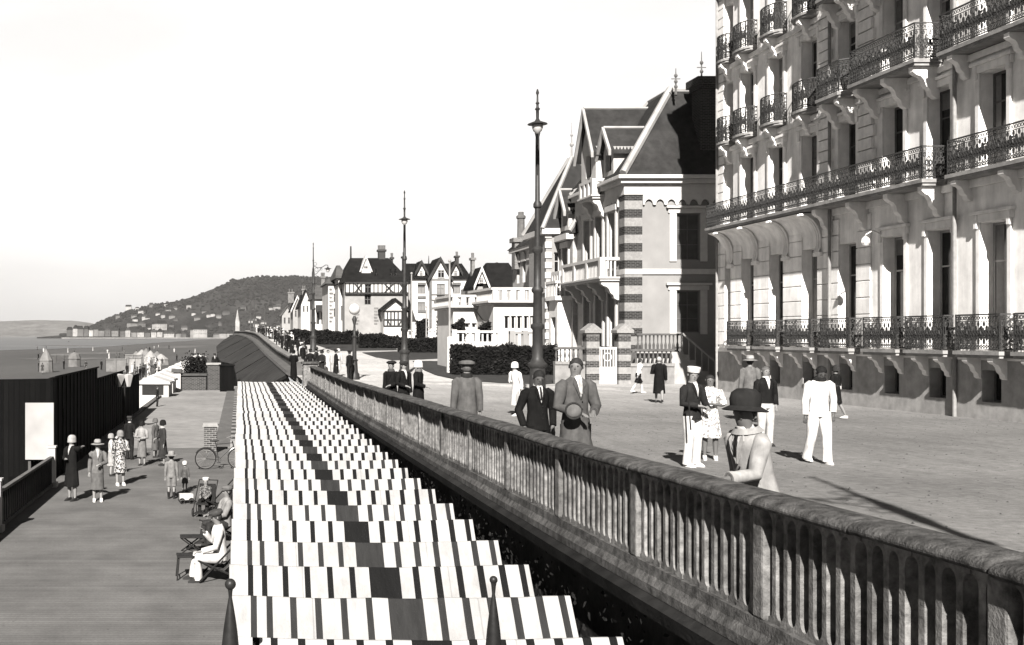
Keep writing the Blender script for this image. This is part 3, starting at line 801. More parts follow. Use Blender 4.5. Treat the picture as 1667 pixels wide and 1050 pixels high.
arch_row(mb, 'y', VX+.95, VX1, zc0+.02, VY-.02); mb.build('arch_frieze', TRIM, vil)
mb = MB(); arch_row(mb, 'x', VY+.8, VY1, zc0+.02, VX-.02); mb.build('arch_frieze', TRIM, vil)
# hipped roof with white hip flashings
rz0, rz1 = vz(287), 17.6
mb = MB(); A, B = hip(mb, VX, VY, VX1, VY1+.0, rz0, 3.55, 2.6, rz1, .3); mb.build('roof', TILE, vil)
mb = MB(); mb.tube([Vector(A[0])+Vector((.05,-.05,.1)), Vector(B[0])+Vector((0,0,.05))], .2, 6); mb.tube([Vector(A[3])+Vector((0,0,.1)), Vector(B[3])], .12, 6); mb.tube([B[0], B[3]], .12, 6); mb.tube([B[0], B[1]], .14, 6)
mb.build('hip_flashing', ZINC, vil)
# tall chimney at the shadowed end
cxm = Vector((24.03, 0, 0))
mb = MB().box(cxm.x-.25, VY+.5, rz0-.2, cxm.x+1.2, VY+1.6, vz(150, 57)); mb.box(cxm.x-.36, VY+.37, vz(150, 57), cxm.x+1.33, VY+1.73, vz(143, 57)); mb.box(cxm.x-.5, VY+.25, vz(143, 57), cxm.x+1.45, VY+1.85, vz(131, 57))
mb.build('chimney', brick('chimney_brick', .025, .07, .24, .085, .3), vil)
for q, b_ in ((Vector((22.8, 54.05, 18.5)), Vector((22.8, 54.05, 17.1))), (Vector((24.1, 53.7, 19.3)), Vector((24.1, 53.7, 17.2)))):
    mb = MB()
    mb.tube([b_, q], [.07, .02], 6)
    for f_ in (.3, .5, .72): mb.ball(tuple(b_.lerp(q, f_)), .11, 6, 4); 
    mb.tube([b_.lerp(q, .6)+Vector((-.25,0,0)), b_.lerp(q, .6)+Vector((.25,0,0))], .03, 4)
    mb.build('roof_finial', mat('finial_iron', .08, .7, .2, 5), vil)
# gabled dormers looking to the sea
def dormer(par, y0, y1, x0, x1, zb, ze, zr, wallm, name='dormer', barge=True):
    yc = (y0+y1)/2
    mb = MB(); wall_grid(mb, 'x', y0, y1, zb, ze, [(yc-.45, yc+.45, zb+.5, ze-.25)], x0, x0+.3)
    mb.box(x0+.3, y0, zb, x1, y0+.2, ze); mb.box(x0+.3, y1-.2, zb, x1, y1, ze)
    mb.prism([(y0, ze), (y1, ze), (yc, zr)], 'x', x0, x0+.25)
    d = mb.build(name, wallm, par)
    window(d, 'x', yc-.45, yc+.45, zb+.5, ze-.25, x0+.2, FRAMEW, bars=(1, 0))
    m2 = MB(); s = (zr-ze)/(yc-y0); o_ = .3
    for sg, ye in ((-1, y0), (1, y1)):
        e = (ye+sg*o_, ze-s*o_); pts = [e, (yc, zr), (yc, zr+.16), (e[0], e[1]+.16)]
        m2.prism(pts, 'x', x0-.25, x1+.6)
    m2.build('dormer_roof', TILE, d)
    m3 = MB()
    for sg, ye in ((-1, y0), (1, y1)):
        e = (ye+sg*o_*1.1, ze-s*o_*1.1); m3.prism([(e[0], e[1]-.06), (yc, zr-.06), (yc, zr+.24), (e[0], e[1]+.24)], 'x', x0-.4, x0-.25)
    m3.tube([(x0-.3, yc, zr+.2), (x1+.6, yc, zr+.2)], .09, 5)
    n = 12
    for k in range(n):
        x = x0-.1+(x1-x0)*k/n; m3.prism([(x, ze+.02), (x+(x1-x0)/n, ze+.02), (x+(x1-x0)/n*.5, ze-.22)], 'y', y0-.24, y0-.18)
    m3.build('bargeboard', ZINC, d)
    return d
dormer(vil, 54.35, 55.95, VX-.02, VX+2.3, rz0+.1, 14.35, 15.35, PLAST_S)
dormer(vil, 56.3, 58.9, VX-.35, VX+2.9, rz0+.1, 14.7, 16.9, TRIM, 'dormer')
# white stone balconies on the sea front
def stone_balcony(par, y0, y1, x, zt, out, h=1.0, brk=3):
    mb = MB().box(x-out, y0, zt-.2, x, y1, zt); mb.box(x-out-.08, y0-.08, zt-.08, x, y1+.08, zt+.02)
    b = mb.build('stone_balcony', TRIM, par, bevel=.01)
    m2 = MB(); m2.box(x-out, y0, zt+h-.16, x-out+.26, y1, zt+h); m2.box(x-out+.26, y0, zt+h-.16, x, y0+.26, zt+h)
    n = 4
    for k in range(n):
        y = y0+(y1-y0-.3)*k/(n-1); m2.box(x-out, y, zt+.02, x-out+.3, y+.3, zt+h-.16)
    for k in range(int((y1-y0)/.24)):
        y = y0+.12+k*.24; m2.box(x-out+.08, y-.045, zt+.02, x-out+.18, y+.045, zt+h-.16)
    for k in range(int(out/.24)):
        xx = x-out+.15+k*.24; m2.box(xx-.045, y0+.06, zt+.02, xx+.045, y0+.18, zt+h-.16)
    m2.build('parapet', TRIM, b)
    for k in range(brk):
        m3 = MB(); console(m3, y0+.3+(y1-y0-.6)*k/(brk-1), x, zt-.2, out*.9, 1.0, .35); m3.build('bracket', TRIM, b)
stone_balcony(vil, 53.3, 60.3, VX, vz(452, 57), 1.15, 1.05, 4)
stone_balcony(vil, 55.6, 58.0, VX, rz0-.6, .8, .9, 2)
# ------------------------------------------------------------------ second villa, with a steep pavilion roof
vb = thing('pavilion_villa', 'pale villa with a steep pavilion roof edged in white behind the nearest lamp post', 'villa', (18.6, 61, zg(61)))
WY0, WY1, WX = 61.0, 67.8, 19.15
f2 = [(y, y+1.1, a, b) for y in (61.8, 66.5) for a, b in ((3.6, 6.3), (7.4, 9.6))]
WALL2 = mat('pavilion_wall', .26, .92, .2, 6, .3, .006, stain=.12)
mb = MB(); wall_grid(mb, 'x', WY0, WY1, 1.5, 10.3, f2, WX, WX+.5); mb.box(WX+.5, WY0, 1.5, 30, WY0+.4, 10.3); mb.build('wall', WALL2, vb)
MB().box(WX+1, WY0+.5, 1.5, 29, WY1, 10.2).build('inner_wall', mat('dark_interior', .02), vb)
for o in f2:
    wf = window(vb, 'x', o[0], o[1], o[2], o[3], WX+.25, FRAMEW, bars=(1, 1))
    mb = MB(); mb.box(WX-.1, o[0]-.22, o[2], WX, o[0], o[3]); mb.box(WX-.1, o[1], o[2], WX, o[1]+.22, o[3]); mb.box(WX-.16, o[0]-.3, o[3], WX, o[1]+.3, o[3]+.35); mb.build('surround', TRIM, wf, bevel=.015)
MB().box(WX-.45, WY0-.2, 10.0, WX, WY1, 10.35).build('cornice', TRIM, vb, bevel=.015); MB().box(WX-.12, WY0, 6.8, WX, WY1, 7.1).build('string_course', TRIM, vb, bevel=.015)
# projecting pavilion bay with its own steep roof
PX0, PY0, PY1 = 18.2, 63.3, 67.3
bo = [(PY0+1.4, PY0+2.6, 4.0, 6.6), (PY0+1.4, PY0+2.6, 7.6, 9.6)]
mb = MB(); wall_grid(mb, 'x', PY0, PY1, 1.5, 10.5, bo, PX0, PX0+.4); wall_grid(mb, 'y', PX0+.4, WX, 1.5, 10.5, [(PX0+.5, PX0+.85, 7.6, 9.4)], PY0, PY0+.4); mb.box(PX0+.4, PY1-.4, 1.5, WX, PY1, 10.5)
b_ = mb.build('bay', mat('bay_wall', .2, .92, .15, 6, .3, .006, stain=.12), vb)
for o in bo: window(b_, 'x', o[0], o[1], o[2], o[3], PX0+.2, FRAMEW, bars=(1, 1))
window(b_, 'y', PX0+.5, PX0+.85, 7.6, 9.4, PY0+.15, FRAMEW, bars=(0, 1))
mb = MB(); mb.box(PX0-.3, PY0-.3, 10.5, WX+.5, PY1+.3, 10.85); mb.box(PX0-.08, PY0-.08, 6.9, WX, PY0, 7.15); mb.box(PX0-.08, PY0, 6.9, PX0, PY1, 7.15)
q_ = 1.6
while q_ < 10.3: mb.box(PX0-.07, PY0-.07, q_, PX0+.35, PY0, q_+.38); q_ += .62
mb.build('trim', TRIM, b_, bevel=.012)
mb = MB(); A, B = hip(mb, PX0, PY0, WX+3.6, PY1, 10.75, 2.1, 1.75, 15.5, .3); r_ = mb.build('bay_roof', TILE_D, vb)
mb = MB(); [mb.tube([Vector(A[i])+Vector((0,0,.08)), B[i]], .13, 6) for i in (0, 1, 3)]; mb.tube([B[0], B[1]], .1, 5)
mb.tube([Vector(B[0]), Vector(B[0])+Vector((0,0,2.2))], [.07, .02], 6); mb.ball(tuple(Vector(B[0])+Vector((0,0,.8))), .14, 6, 4); mb.ball(tuple(Vector(B[0])+Vector((0,0,1.4))), .1, 6, 4)
mb.build('hip_flashing', ZINC, r_)
mb = MB(); A, B = hip(mb, WX, WY0, 30, WY1, 10.35, 3.2, 2.2, 15.2, .3); mb.build('roof', TILE_D, vb)
mb = MB(); mb.tube([Vector(A[0])+Vector((0,0,.1)), B[0]], .14, 6); mb.tube([B[0], B[1]], .1, 5); mb.build('hip_flashing', ZINC, vb)
for ya in (61.5,): dormer(vb, ya, ya+1.5, WX-.1, WX+1.9, 10.4, 11.9, 12.9, TRIM)
stone_balcony(vb, 61.3, 63.1, WX, 7.2, .7, .95, 2)
# arcaded ground floor loggia
lg = MB(); wall_grid(lg, 'x', 61.3, 63.2, 1.5, 6.4, [(61.75, 62.75, 2.4, 5.4)], 18.35, 18.65); wall_grid(lg, 'y', 18.65, 19.15, 1.5, 6.4, [], 61.3, 61.6); lg.box(18.15, 61.1, 6.4, 19.15, 63.25, 6.65)
lo_ = lg.build('loggia', mat('loggia_stone', .5, .9, .1, 4, .2), vb)
m2 = MB(); [m2.box(18.2+.25*k, 61.2, 6.65, 18.28+.25*k, 61.28, 7.4) for k in range(4)]; m2.box(18.15, 61.1, 7.4, 19.1, 61.35, 7.55); m2.box(18.15, 61.35, 7.4, 18.35, 63.25, 7.55)
[m2.box(18.17, 61.5+.3*k, 6.65, 18.29, 61.62+.3*k, 7.4) for k in range(6)]; m2.build('parapet', TRIM, lo_)
# ------------------------------------------------------------------ third house with arched windows and the tall thin chimney
hc = thing('chimney_house', 'pale house with arched upper windows and a tall thin chimney', 'house', (19.6, 72, zg(72)))
f3 = [(y, y+.8, 8.0, 9.5) for y in (68.6, 70.2, 71.8, 73.4)] + [(y, y+1.1, 3.5, 6.0) for y in (69, 72)]
mb = MB(); wall_grid(mb, 'x', 67.9, 75.4, 1.5, 10.4, f3, 19.2, 19.6); mb.box(19.6, 75.0, 1.5, 28, 75.4, 10.4); mb.build('wall', mat('house_wall_pale', .3, .92, .12, 4, .2, .006), hc)
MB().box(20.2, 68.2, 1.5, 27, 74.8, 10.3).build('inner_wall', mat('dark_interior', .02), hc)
for o in f3: window(hc, 'x', o[0], o[1], o[2], o[3], 19.4, FRAMEW, bars=(1, 1))
mb = MB()
for o in f3:
    c = (o[0]+o[1])/2; mb.prism([(c-.65, o[3]-.05)]+[(c-.65*math.cos(a), o[3]+.65*math.sin(a)) for a in [PI*j/6 for j in range(7)]]+[(c+.65, o[3]-.05)], 'x', 19.1, 19.2)
mb.box(18.9, 67.9, 10.2, 19.2, 75.4, 10.45); mb.build('arch_trim', TRIM, hc)
mb = MB(); A, B = hip(mb, 19.2, 67.9, 28, 75.4, 10.45, 3.0, 2.6, 13.6, .35); mb.build('roof', TILE, hc)
q = Vector((19.46, 74.1, 0)); zt_ = at(848, 345, Zc=76.6).z; zm = at(848, 388, Zc=76.6).z
mb = MB().box(q.x-.55, q.y-.45, 9.0, q.x+.55, q.y+.45, zm-.3); mb.box(q.x-.68, q.y-.6, zm-.3, q.x+.68, q.y+.6, zm)
ch = mb.build('chimney', brick('thin_chimney_brick', .09, .2), hc)
MB().lathe((q.x, q.y, zm), [(.28, 0), (.26, zt_-zm-.5), (.34, zt_-zm-.45), (.34, zt_-zm-.3), (.2, zt_-zm-.2), (.2, zt_-zm)], 10).build('chimney_pot', mat('chimney_pot', .09, .9, .2, 5), ch)

# the blocks were measured along the house line: set each one down on it
for o_, sx_, L_ in ((hot, 1.0, (21.14, .9695*32+5.03)), (vil, .94, (20.0, 55.75)), (vb, 1.0, (19.19, 63.7)), (hc, 1.0, (20.2, 74.6))):
    o_.location.x, o_.location.y = L_; o_.scale = (sx_, .9695, 1)
# ------------------------------------------------------------------ houses farther along, drawn in their own frame and set facing the promenade
WHITE = mat('house_white', .36, .9, .07, 1.5, .15, .006, stain=.08, cs='pos')
CREAM = mat('house_cream', .2, .9, .1, 1.5, .15, .006, stain=.1)
GREYW = mat('house_grey', .26, .9, .15, 1.5, .15, .006, stain=.12)
TIMB = mat('dark_timber', .03, .8, .2, 5, .2)
DROOF = mat('dark_roof', .008, .85, .35, 1.6, .4, .03, stain=.25)
GROOF = mat('grey_roof', .06, .85, .25, 1.6, .4, .02, stain=.2)
class HouseFrame:
    def __init__(s, name, label, Zc, px0, px1, cat='house', rz=0, group=None, zbase=None):
        s.Zc = Zc; s.pxc = (px0+px1)/2; c = at(s.pxc, HY, Zc=Zc)
        s.z0 = zgp(c.x, c.y) if zbase is None else zbase
        s.root = thing(name, label, cat, (0, 0, 0), 0, group)
        s.c = Vector((c.x, c.y, s.z0)); s.rz = -HEAD+rz; s.k = Zc/F
        s.w = (px1-px0)*s.k
    def X(s, px): return (px-s.pxc)*s.k
    def Z(s, py): return CZ+(HY-py)*s.k - s.z0
    def done(s): move(s.root, s.c, s.rz); return s.root
    def walls(s, px0, px1, py, depth, m, wins=(), y0=0.0, name='wall', zb=-1.0, fr=None, bars=(1, 1), gl=None):
        ops = [(s.X(a), s.X(b), s.Z(d), s.Z(c)) for a, b, c, d in wins]
        mb = MB(); x0, x1, zt = s.X(px0), s.X(px1), s.Z(py)
        wall_grid(mb, 'y', x0, x1, zb, zt, ops, y0, y0+.35)
        mb.box(x0, y0+.35, zb, x0+.3, y0+depth, zt); mb.box(x1-.3, y0+.35, zb, x1, y0+depth, zt); mb.box(x0+.3, y0+depth-.3, zb, x1-.3, y0+depth, zt)
        mb.box(x0+.3, y0+.8, zb, x1-.3, y0+.9, zt-.02)
        o = mb.build(name, m, s.root)
        for q in ops: window(s.root, 'y', q[0], q[1], q[2], q[3], y0+.14, fr or FRAMEW, bars=bars, t=.07, glass=gl)
        return o
    def hiproof(s, px0, px1, pe, pr, rx0, rx1, depth, m, y0=0.0, over=.3):
        mb = MB(); x0, x1 = s.X(px0), s.X(px1); a, b = s.X(rx0), s.X(rx1); z0, z1 = s.Z(pe), s.Z(pr)
        A = [(x0-over, y0-over, z0), (x1+over, y0-over, z0), (x1+over, y0+depth+over, z0), (x0-over, y0+depth+over, z0)]
        B = [(a, y0+depth*.45, z1), (b, y0+depth*.45, z1), (b, y0+depth*.55, z1), (a, y0+depth*.55, z1)]
        mb.add(A+B, [(0,1,5,4),(1,2,6,5),(2,3,7,6),(3,0,4,7),(4,5,6,7),(3,2,1,0)]); return mb.build('roof', m, s.root)
    def gable(s, px0, px1, pe, pr, y0, depth, wallm, roofm, win=None, name='gable', barge=None, over=.25):
        x0, x1, z0, z1 = s.X(px0), s.X(px1), s.Z(pe), s.Z(pr); xc = (x0+x1)/2
        mb = MB().prism([(x0, z0), (x1, z0), (xc, z1)], 'y', y0, y0+depth); gb = mb.build(name, wallm, s.root)
        m2 = MB(); sl = (z1-z0)/(xc-x0); t_ = .22
        for sg, xe in ((-1, x0), (1, x1)):
            e = (xe+sg*over, z0-sl*over); m2.prism([e, (xc, z1), (xc, z1+t_*1.5), (e[0], e[1]+t_*1.5)], 'y', y0-.3, y0+depth)
        m2.build('roof', roofm, gb)
        if barge:
            m3 = MB()
            for sg, xe in ((-1, x0), (1, x1)):
                e = (xe+sg*over*1.1, z0-sl*over*1.1); m3.prism([(e[0], e[1]-.1), (xc, z1-.1), (xc, z1+.42), (e[0], e[1]+.42)], 'y', y0-.42, y0-.31)
            m3.build('bargeboard', barge, gb)
        if win:
            a, b, c, d = win; window(gb, 'y', s.X(a), s.X(b), s.Z(d), s.Z(c), y0-.09, FRAMEW, bars=(1, 1), t=.07)
        return gb
    def bar(s, mb, p, q, w=.16, y0=-.06, th=.06):
        a, b = Vector((s.X(p[0]), 0, s.Z(p[1]))), Vector((s.X(q[0]), 0, s.Z(q[1]))); d = (b-a).normalized(); n = Vector((-d.z, 0, d.x))*w/2
        mb.prism([((a+n).x, (a+n).z), ((b+n).x, (b+n).z), ((b-n).x, (b-n).z), ((a-n).x, (a-n).z)], 'y', y0, y0+th)
    def chimney(s, px0, px1, pt, pb, y, m, pots=2, name='chimney'):
        x0, x1 = s.X(px0), s.X(px1); mb = MB().box(x0, y-.4, s.Z(pb), x1, y+.4, s.Z(pt)); mb.box(x0-.12, y-.52, s.Z(pt)-.02, x1+.12, y+.52, s.Z(pt)+.22)
        c = mb.build(name, m, s.root); m2 = MB()
        for k in range(pots):
            x = x0+(x1-x0)*(k+.5)/pots; m2.lathe((x, y, s.Z(pt)+.22), [(.14, 0), (.16, .5), (.12, .55)], 8)
        m2.build('chimney_pot', mat('chimney_pot', .09), c); return c

# half-timbered villa
h = HouseFrame('timbered_villa', 'half-timbered villa with a big dark roof and one white dormer', 128, 555, 666, 'villa')
h.walls(561, 664, 478, 9, CREAM, [(593.5,604,470,496),(628,640,505,529)], fr=FRAMED, bars=(1,2))
h.walls(561, 664, 460, 9, WHITE, [(593.5,604,463,477.5)], y0=-.25, name='timber_storey', zb=h.Z(478), fr=FRAMED)
mb = MB()
for y_ in (461, 477.5): h.bar(mb, (561, y_), (664, y_), .22, -.33)
for x_ in [562+6.6*i for i in range(16)]:
    if not 592 < x_ < 606: h.bar(mb, (x_, 461), (x_, 477.5), .12, -.33)
for a, b in (((577,461.5),(589,477)), ((589,461.5),(577,477)), ((625,461.5),(640,477)), ((640,461.5),(625,477)), ((650,461.5),(662,477)), ((662,461.5),(650,477))): h.bar(mb, a, b, .16, -.34)
mb.build('timber_frame', TIMB, h.root)
h.hiproof(558, 667, 461, 416, 576, 640, 9, DROOF, over=.32)
d = h.gable(591, 606, 437, 418, -.3+2.2, 1.6, WHITE, WHITE, (595, 602, 430, 436), 'dormer')
MB().box(h.X(591), 1.4, h.Z(458), h.X(606), 3.4, h.Z(437)).build('dormer_front', WHITE, d)
window(d, 'y', h.X(595.5), h.X(601.5), h.Z(455), h.Z(443), 1.3, FRAMED, bars=(1,1))
for a in (612, 636, 644): h.gable(a, a+5, 451, 441, 1.2, 1.5, WHITE, DROOF, None, 'dormer')
h.chimney(623, 634.5, 405, 440, 4.2, brick('chimney_brick', .045, .10), 4)
h.chimney(646, 649, 417, 440, 5, brick('chimney_brick', .045, .10), 1)
MB().tube([(h.X(577), 4.2, h.Z(420)), (h.X(577), 4.2, h.Z(396))], [.12, .09], 6).build('mast', TIMB, h.root)
# porch with its own timber gable
MB().box(h.X(619), -3.0, -.5, h.X(655), -.3, h.Z(506)).build('porch', WHITE, h.root)
g_ = h.gable(617, 657, 507, 491, -3.1, 2.7, WHITE, DROOF, None, 'porch_gable', None, .2)
mb = MB()
for x_ in (619.5, 625, 630.5, 636, 642, 648, 654): h.bar(mb, (x_, 507), (x_, 531), .15, -3.09, .08)
for y_ in (507.5, 521, 531): h.bar(mb, (619, y_), (655, y_), .15, -3.1, .08)
h.bar(mb, (625, 521), (630, 531), .13, -3.095, .08); h.bar(mb, (642, 531), (648, 521), .13, -3.095, .08)
mb.build('porch_timber', TIMB, h.root)
# quoins on the ground storey
mb = MB()
for px_ in (578, 609):
    for k in range(6): mb.box(h.X(px_), -.05, h.Z(503+k*5), h.X(px_+7-(k % 2)*2), 0, h.Z(500.5+k*5))
mb.build('quoins', mat('dark_quoin', .12, .9, .2, 4), h.root)
h.done()
# white house with three gables
h = HouseFrame('gabled_white_house', 'white house with a tall central gable between two small dormers under a slate roof', 134, 664, 767)
NETC = mat('pale_net_glass', .15, .3, .1, 6, 0)
wn = [(708,723,462,487),(680,692,463,478),(737,749,463,478),(680,692,492,506),(710,721,496,514),(737,749,492,506)]
h.walls(666, 765, 453, 9, WHITE, wn, fr=FRAMED, gl=NETC)
h.walls(698.5, 729.5, 454, 1.0, WHITE, [(709,722,463,487),(709,722,494,514)], y0=-.9, name='centre_bay', fr=FRAMED, gl=NETC)
mb = MB(); a_ = [(h.X(662), -.35, h.Z(454)), (h.X(768), -.35, h.Z(454)), (h.X(764), 4.5, h.Z(425)), (h.X(668), 4.5, h.Z(425)), (h.X(662), 9.3, h.Z(454)), (h.X(768), 9.3, h.Z(454))]
mb.add(a_, [(0,1,2,3),(3,2,5,4),(0,3,4),(1,5,2),(0,4,5,1)]); mb.build('roof', DROOF, h.root)
h.gable(697, 731, 454, 424, -.95, 5.5, WHITE, DROOF, (710,721,440,453), 'gable', TIMB)
for a in (681, 737): h.gable(a-1.5, a+13.5, 442, 428, .6, 3.5, WHITE, DROOF, None, 'dormer', TIMB); 
for a in (681, 737):
    MB().box(h.X(a), .62, h.Z(453), h.X(a+12), 3.5, h.Z(442)).build('dormer_front', WHITE, h.root); window(h.root, 'y', h.X(a+3.5), h.X(a+8.5), h.Z(451), h.Z(440), .5, FRAMEW, bars=(1,1))
mb = MB()
for x_ in (699, 729): h.bar(mb, (x_, 455), (x_, 534), .26, -.99, .1)
for a, b in ((699, 729),): 
    for y_ in (456, 480, 489): h.bar(mb, (a, y_), (b, y_), .14, -.97, .08)
for a, b, y_ in ((680,693,462),(737,750,462),(680,693,484),(737,750,484),(704,727,492),(680,693,507),(708,724,516)):
    h.bar(mb, (a, y_), (b, y_), .3, -.12 if b < 698 or a > 730 else -.97, .12)
for x_ in (668, 763): h.bar(mb, (x_, 455), (x_, 534), .2, -.05)
mb.build('brick_trim', mat('trim_brick_dark', .09, .9, .2, 4), h.root)
h.chimney(664, 668.5, 416, 440, 4.5, brick('chimney_brick', .045, .10), 1); h.chimney(753, 758, 415, 440, 4.5, brick('chimney_brick', .045, .10), 1)
MB().tube([(h.X(708), 4.4, h.Z(426)), (h.X(708), 4.4, h.Z(412))], [.08, .03], 6).build('finial', TIMB, h.root)
h.done()
# house with the dark hipped roof behind the verandas
h = HouseFrame('dark_roofed_house', 'house with a broad dark hipped roof rising behind the white verandas', 112, 772, 845)
h.walls(776, 845, 466, 8, CREAM, [(800,808,472,485),(820,828,472,485)])
h.hiproof(793, 846, 466, 424, 806, 842, 8, DROOF, over=.5)
h.gable(773, 791, 462, 440, -.4, 5, WHITE, DROOF, (779,785,452,461), 'gable', TRIM)
h.chimney(777, 782, 420, 470, 3, mat('chimney_grey', .12), 1)
h.chimney(830, 836, 432, 460, 6.5, mat('chimney_grey', .12), 1)
h.done()
# two white verandas in front
def veranda(label, Zc, px0, px1, pytop, pyc, pybot, depth, wins, awning=None):
    h = HouseFrame('veranda', label, Zc, px0, px1, 'veranda', .03, 'white verandas facing the beach')
    h.walls(px0+2, px1-1, pyc, depth, WHITE, wins, fr=WHITE, bars=(0, 0))
    mb = MB().box(h.X(px0)-.35, -.4, h.Z(pyc+1), h.X(px1)+.3, depth, h.Z(pyc-3)); mb.box(h.X(px0)-.15, -.2, h.Z(pyc+3.5), h.X(px1)+.1, depth, h.Z(pyc+1)); mb.build('cornice', TRIM, h.root, bevel=.02)
    mb = MB(); zt, zb = h.Z(pytop), h.Z(pyc-3); x0, x1 = h.X(px0), h.X(px1)
    mb.box(x0-.1, -.15, zt-.15, x1+.1, .12, zt); mb.box(x0-.1, .12, zt-.15, x0+.15, depth, zt)
    n = 5
    for k in range(n): 
        x = x0+(x1-x0-.35)*k/(n-1); mb.box(x, -.12, zb, x+.35, .1, zt-.15)
    m = int((x1-x0)/.26)
    for k in range(m): mb.box(x0+k*.26+.05, -.06, zb, x0+k*.26+.15, .05, zt-.15)
    m = int(depth/.26)
    for k in range(m): mb.box(x0-.02, .2+k*.26, zb, x0+.08, .3+k*.26, zt-.15)
    mb.build('roof_balustrade', TRIM, h.root)
    if awning:
        a, b, c, d = awning; P = [(h.X(a), 0, h.Z(c)), (h.X(b), 0, h.Z(c)), (h.X(b), -2.0, h.Z(d)), (h.X(a), -2.0, h.Z(d))]
        MB().add(P+[(x, y, z-.04) for x, y, z in P], [(0,1,2,3),(4,7,6,5),(0,4,5,1),(1,5,6,2),(2,6,7,3),(3,7,4,0)]).build('awning', mat('awning_canvas', .12, .8, .2, 4), h.root)
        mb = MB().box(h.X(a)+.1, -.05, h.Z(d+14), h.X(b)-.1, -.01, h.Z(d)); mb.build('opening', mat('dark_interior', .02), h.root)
    h.done(); return h
veranda('white veranda with a row of dark window panes under its roof balustrade', 68, 801, 869, 468, 492, 565, 6, [(821,829.5,514,536),(832,840,514,536),(842,850,514,536),(853,861,514,536),(863,868,514,536)])
veranda('lower white veranda with a dark awning next to the taller veranda', 72, 736, 800, 480, 500, 565, 5, [(757,765.5,526,534),(768,776,526,534)], (776, 799, 508, 526))
# white garden balustrade in front of the verandas
def low_fence(label, Zc, px0, px1, pytop, pybot, m, pitch=.3, name='garden_balustrade', solid=0, rz=0):
    h = HouseFrame(name, label, Zc, px0, px1, 'balustrade' if not solid else 'wall', rz)
    mb = MB(); x0, x1 = h.X(px0), h.X(px1); zt, zb = h.Z(pytop), h.Z(pybot)
    mb.box(x0, -.2, -1, x1, .2, zb)
    mb.build('base_wall', m, h.root)
    if solid < 1:
        mb = MB(); mb.box(x0, -.15, zt-.14, x1, .15, zt)
        for k in range(int((x1-x0)/pitch)): mb.box(x0+k*pitch+.05, -.05, zb, x0+k*pitch+pitch*.5, .05, zt-.14)
        n = max(2, int((x1-x0)/2.2))
        for k in range(n+1):
            x = x0+(x1-x0-.3)*k/n; mb.box(x, -.18, zb, x+.3, .18, zt+.06)
        mb.build('rail', m, h.root)
    h.done(); return h
low_fence('white balustrade on a low wall before the verandas', 66, 735, 817, 538, 556, TRIM)
low_fence('pale stone balustrade between the veranda and the pavilion villa', 65, 829, 880, 540, 566, mat('house_cream', .45), .34)
low_fence('white balustrade in front of the house with three gables', 122, 648, 735, 537, 545, TRIM, .5)
low_fence('long white garden wall before the half-timbered villa', 122, 522, 646, 531, 545, WHITE, solid=1)
# houses of the far row
def row_house(label, Zc, px0, px1, pe, pr, roofm, wallm, wins, rtype='hip', chim=None, extra=None, rz=0):
    h = HouseFrame('seaside_house', label, Zc, px0, px1, 'house', rz, 'houses of the far row')
    h.walls(px0, px1, pe, 10, wallm, wins, fr=FRAMED)
    w = px1-px0
    if rtype == 'hip': h.hiproof(px0, px1, pe, pr, px0+w*.25, px1-w*.25, 10, roofm, over=.4)
    else: h.gable(px0, px1, pe, pr, -.02, 10, wallm, roofm, None, 'gable', TRIM if rtype == 'barge' else None, .4)
    if chim: h.chimney(*chim, 4, mat('chimney_grey', .12), 2)
    if extra: extra(h)
    h.done()
def ex1(h):
    mb = MB()
    for k in range(9): mb.box(h.X(536), -.12, h.Z(472+k*6.5), h.X(536+(6 if k % 2 else 4)), 0, h.Z(469.5+k*6.5))
    mb.build('quoins', mat('dark_quoin', .12), h.root)
row_house('narrow white house with dark quoins beside the half-timbered villa', 136, 534.5, 552, 462, 450, GROOF, WHITE, [(543,547.5,478,492),(543,547.5,502,516)], 'hip', None, ex1)
row_house('slim white tower house with a pointed grey roof against the half-timbered villa', 131, 551, 561.5, 453, 428, GROOF, WHITE, [(555,558,498,522),(555,558,470,480)], 'hip')
def ex2(h):
    MB().box(h.X(514), -1.6, h.Z(507), h.X(530), 0, h.Z(497)).build('awning', mat('awning_dark', .03, .8, .2, 4), h.root)
row_house('house with a grey mansard and dark awning behind the bracket lamp', 150, 512, 535, 487, 462, GROOF, WHITE, [(515,520,508,528),(523,528,508,528)], 'hip', (526, 532, 450, 466), ex2)
row_house('white house with two dark chimneys left of the bracket lamp', 175, 490, 505, 493, 474, DROOF, WHITE, [(493,496,498,508),(499,502,498,508)], 'gable', (494, 500, 471, 484))
row_house('pale house with a dark stepped chimney in the far row', 195, 477, 491, 500, 484, DROOF, CREAM, [(480,483,506,516),(486,489,506,516)], 'barge', (470.5, 480, 476, 492))
row_house('farthest pale house at the left end of the row', 220, 459, 476, 512, 500, GROOF, CREAM, [(462,465,517,527),(469,472,517,527)], 'gable')

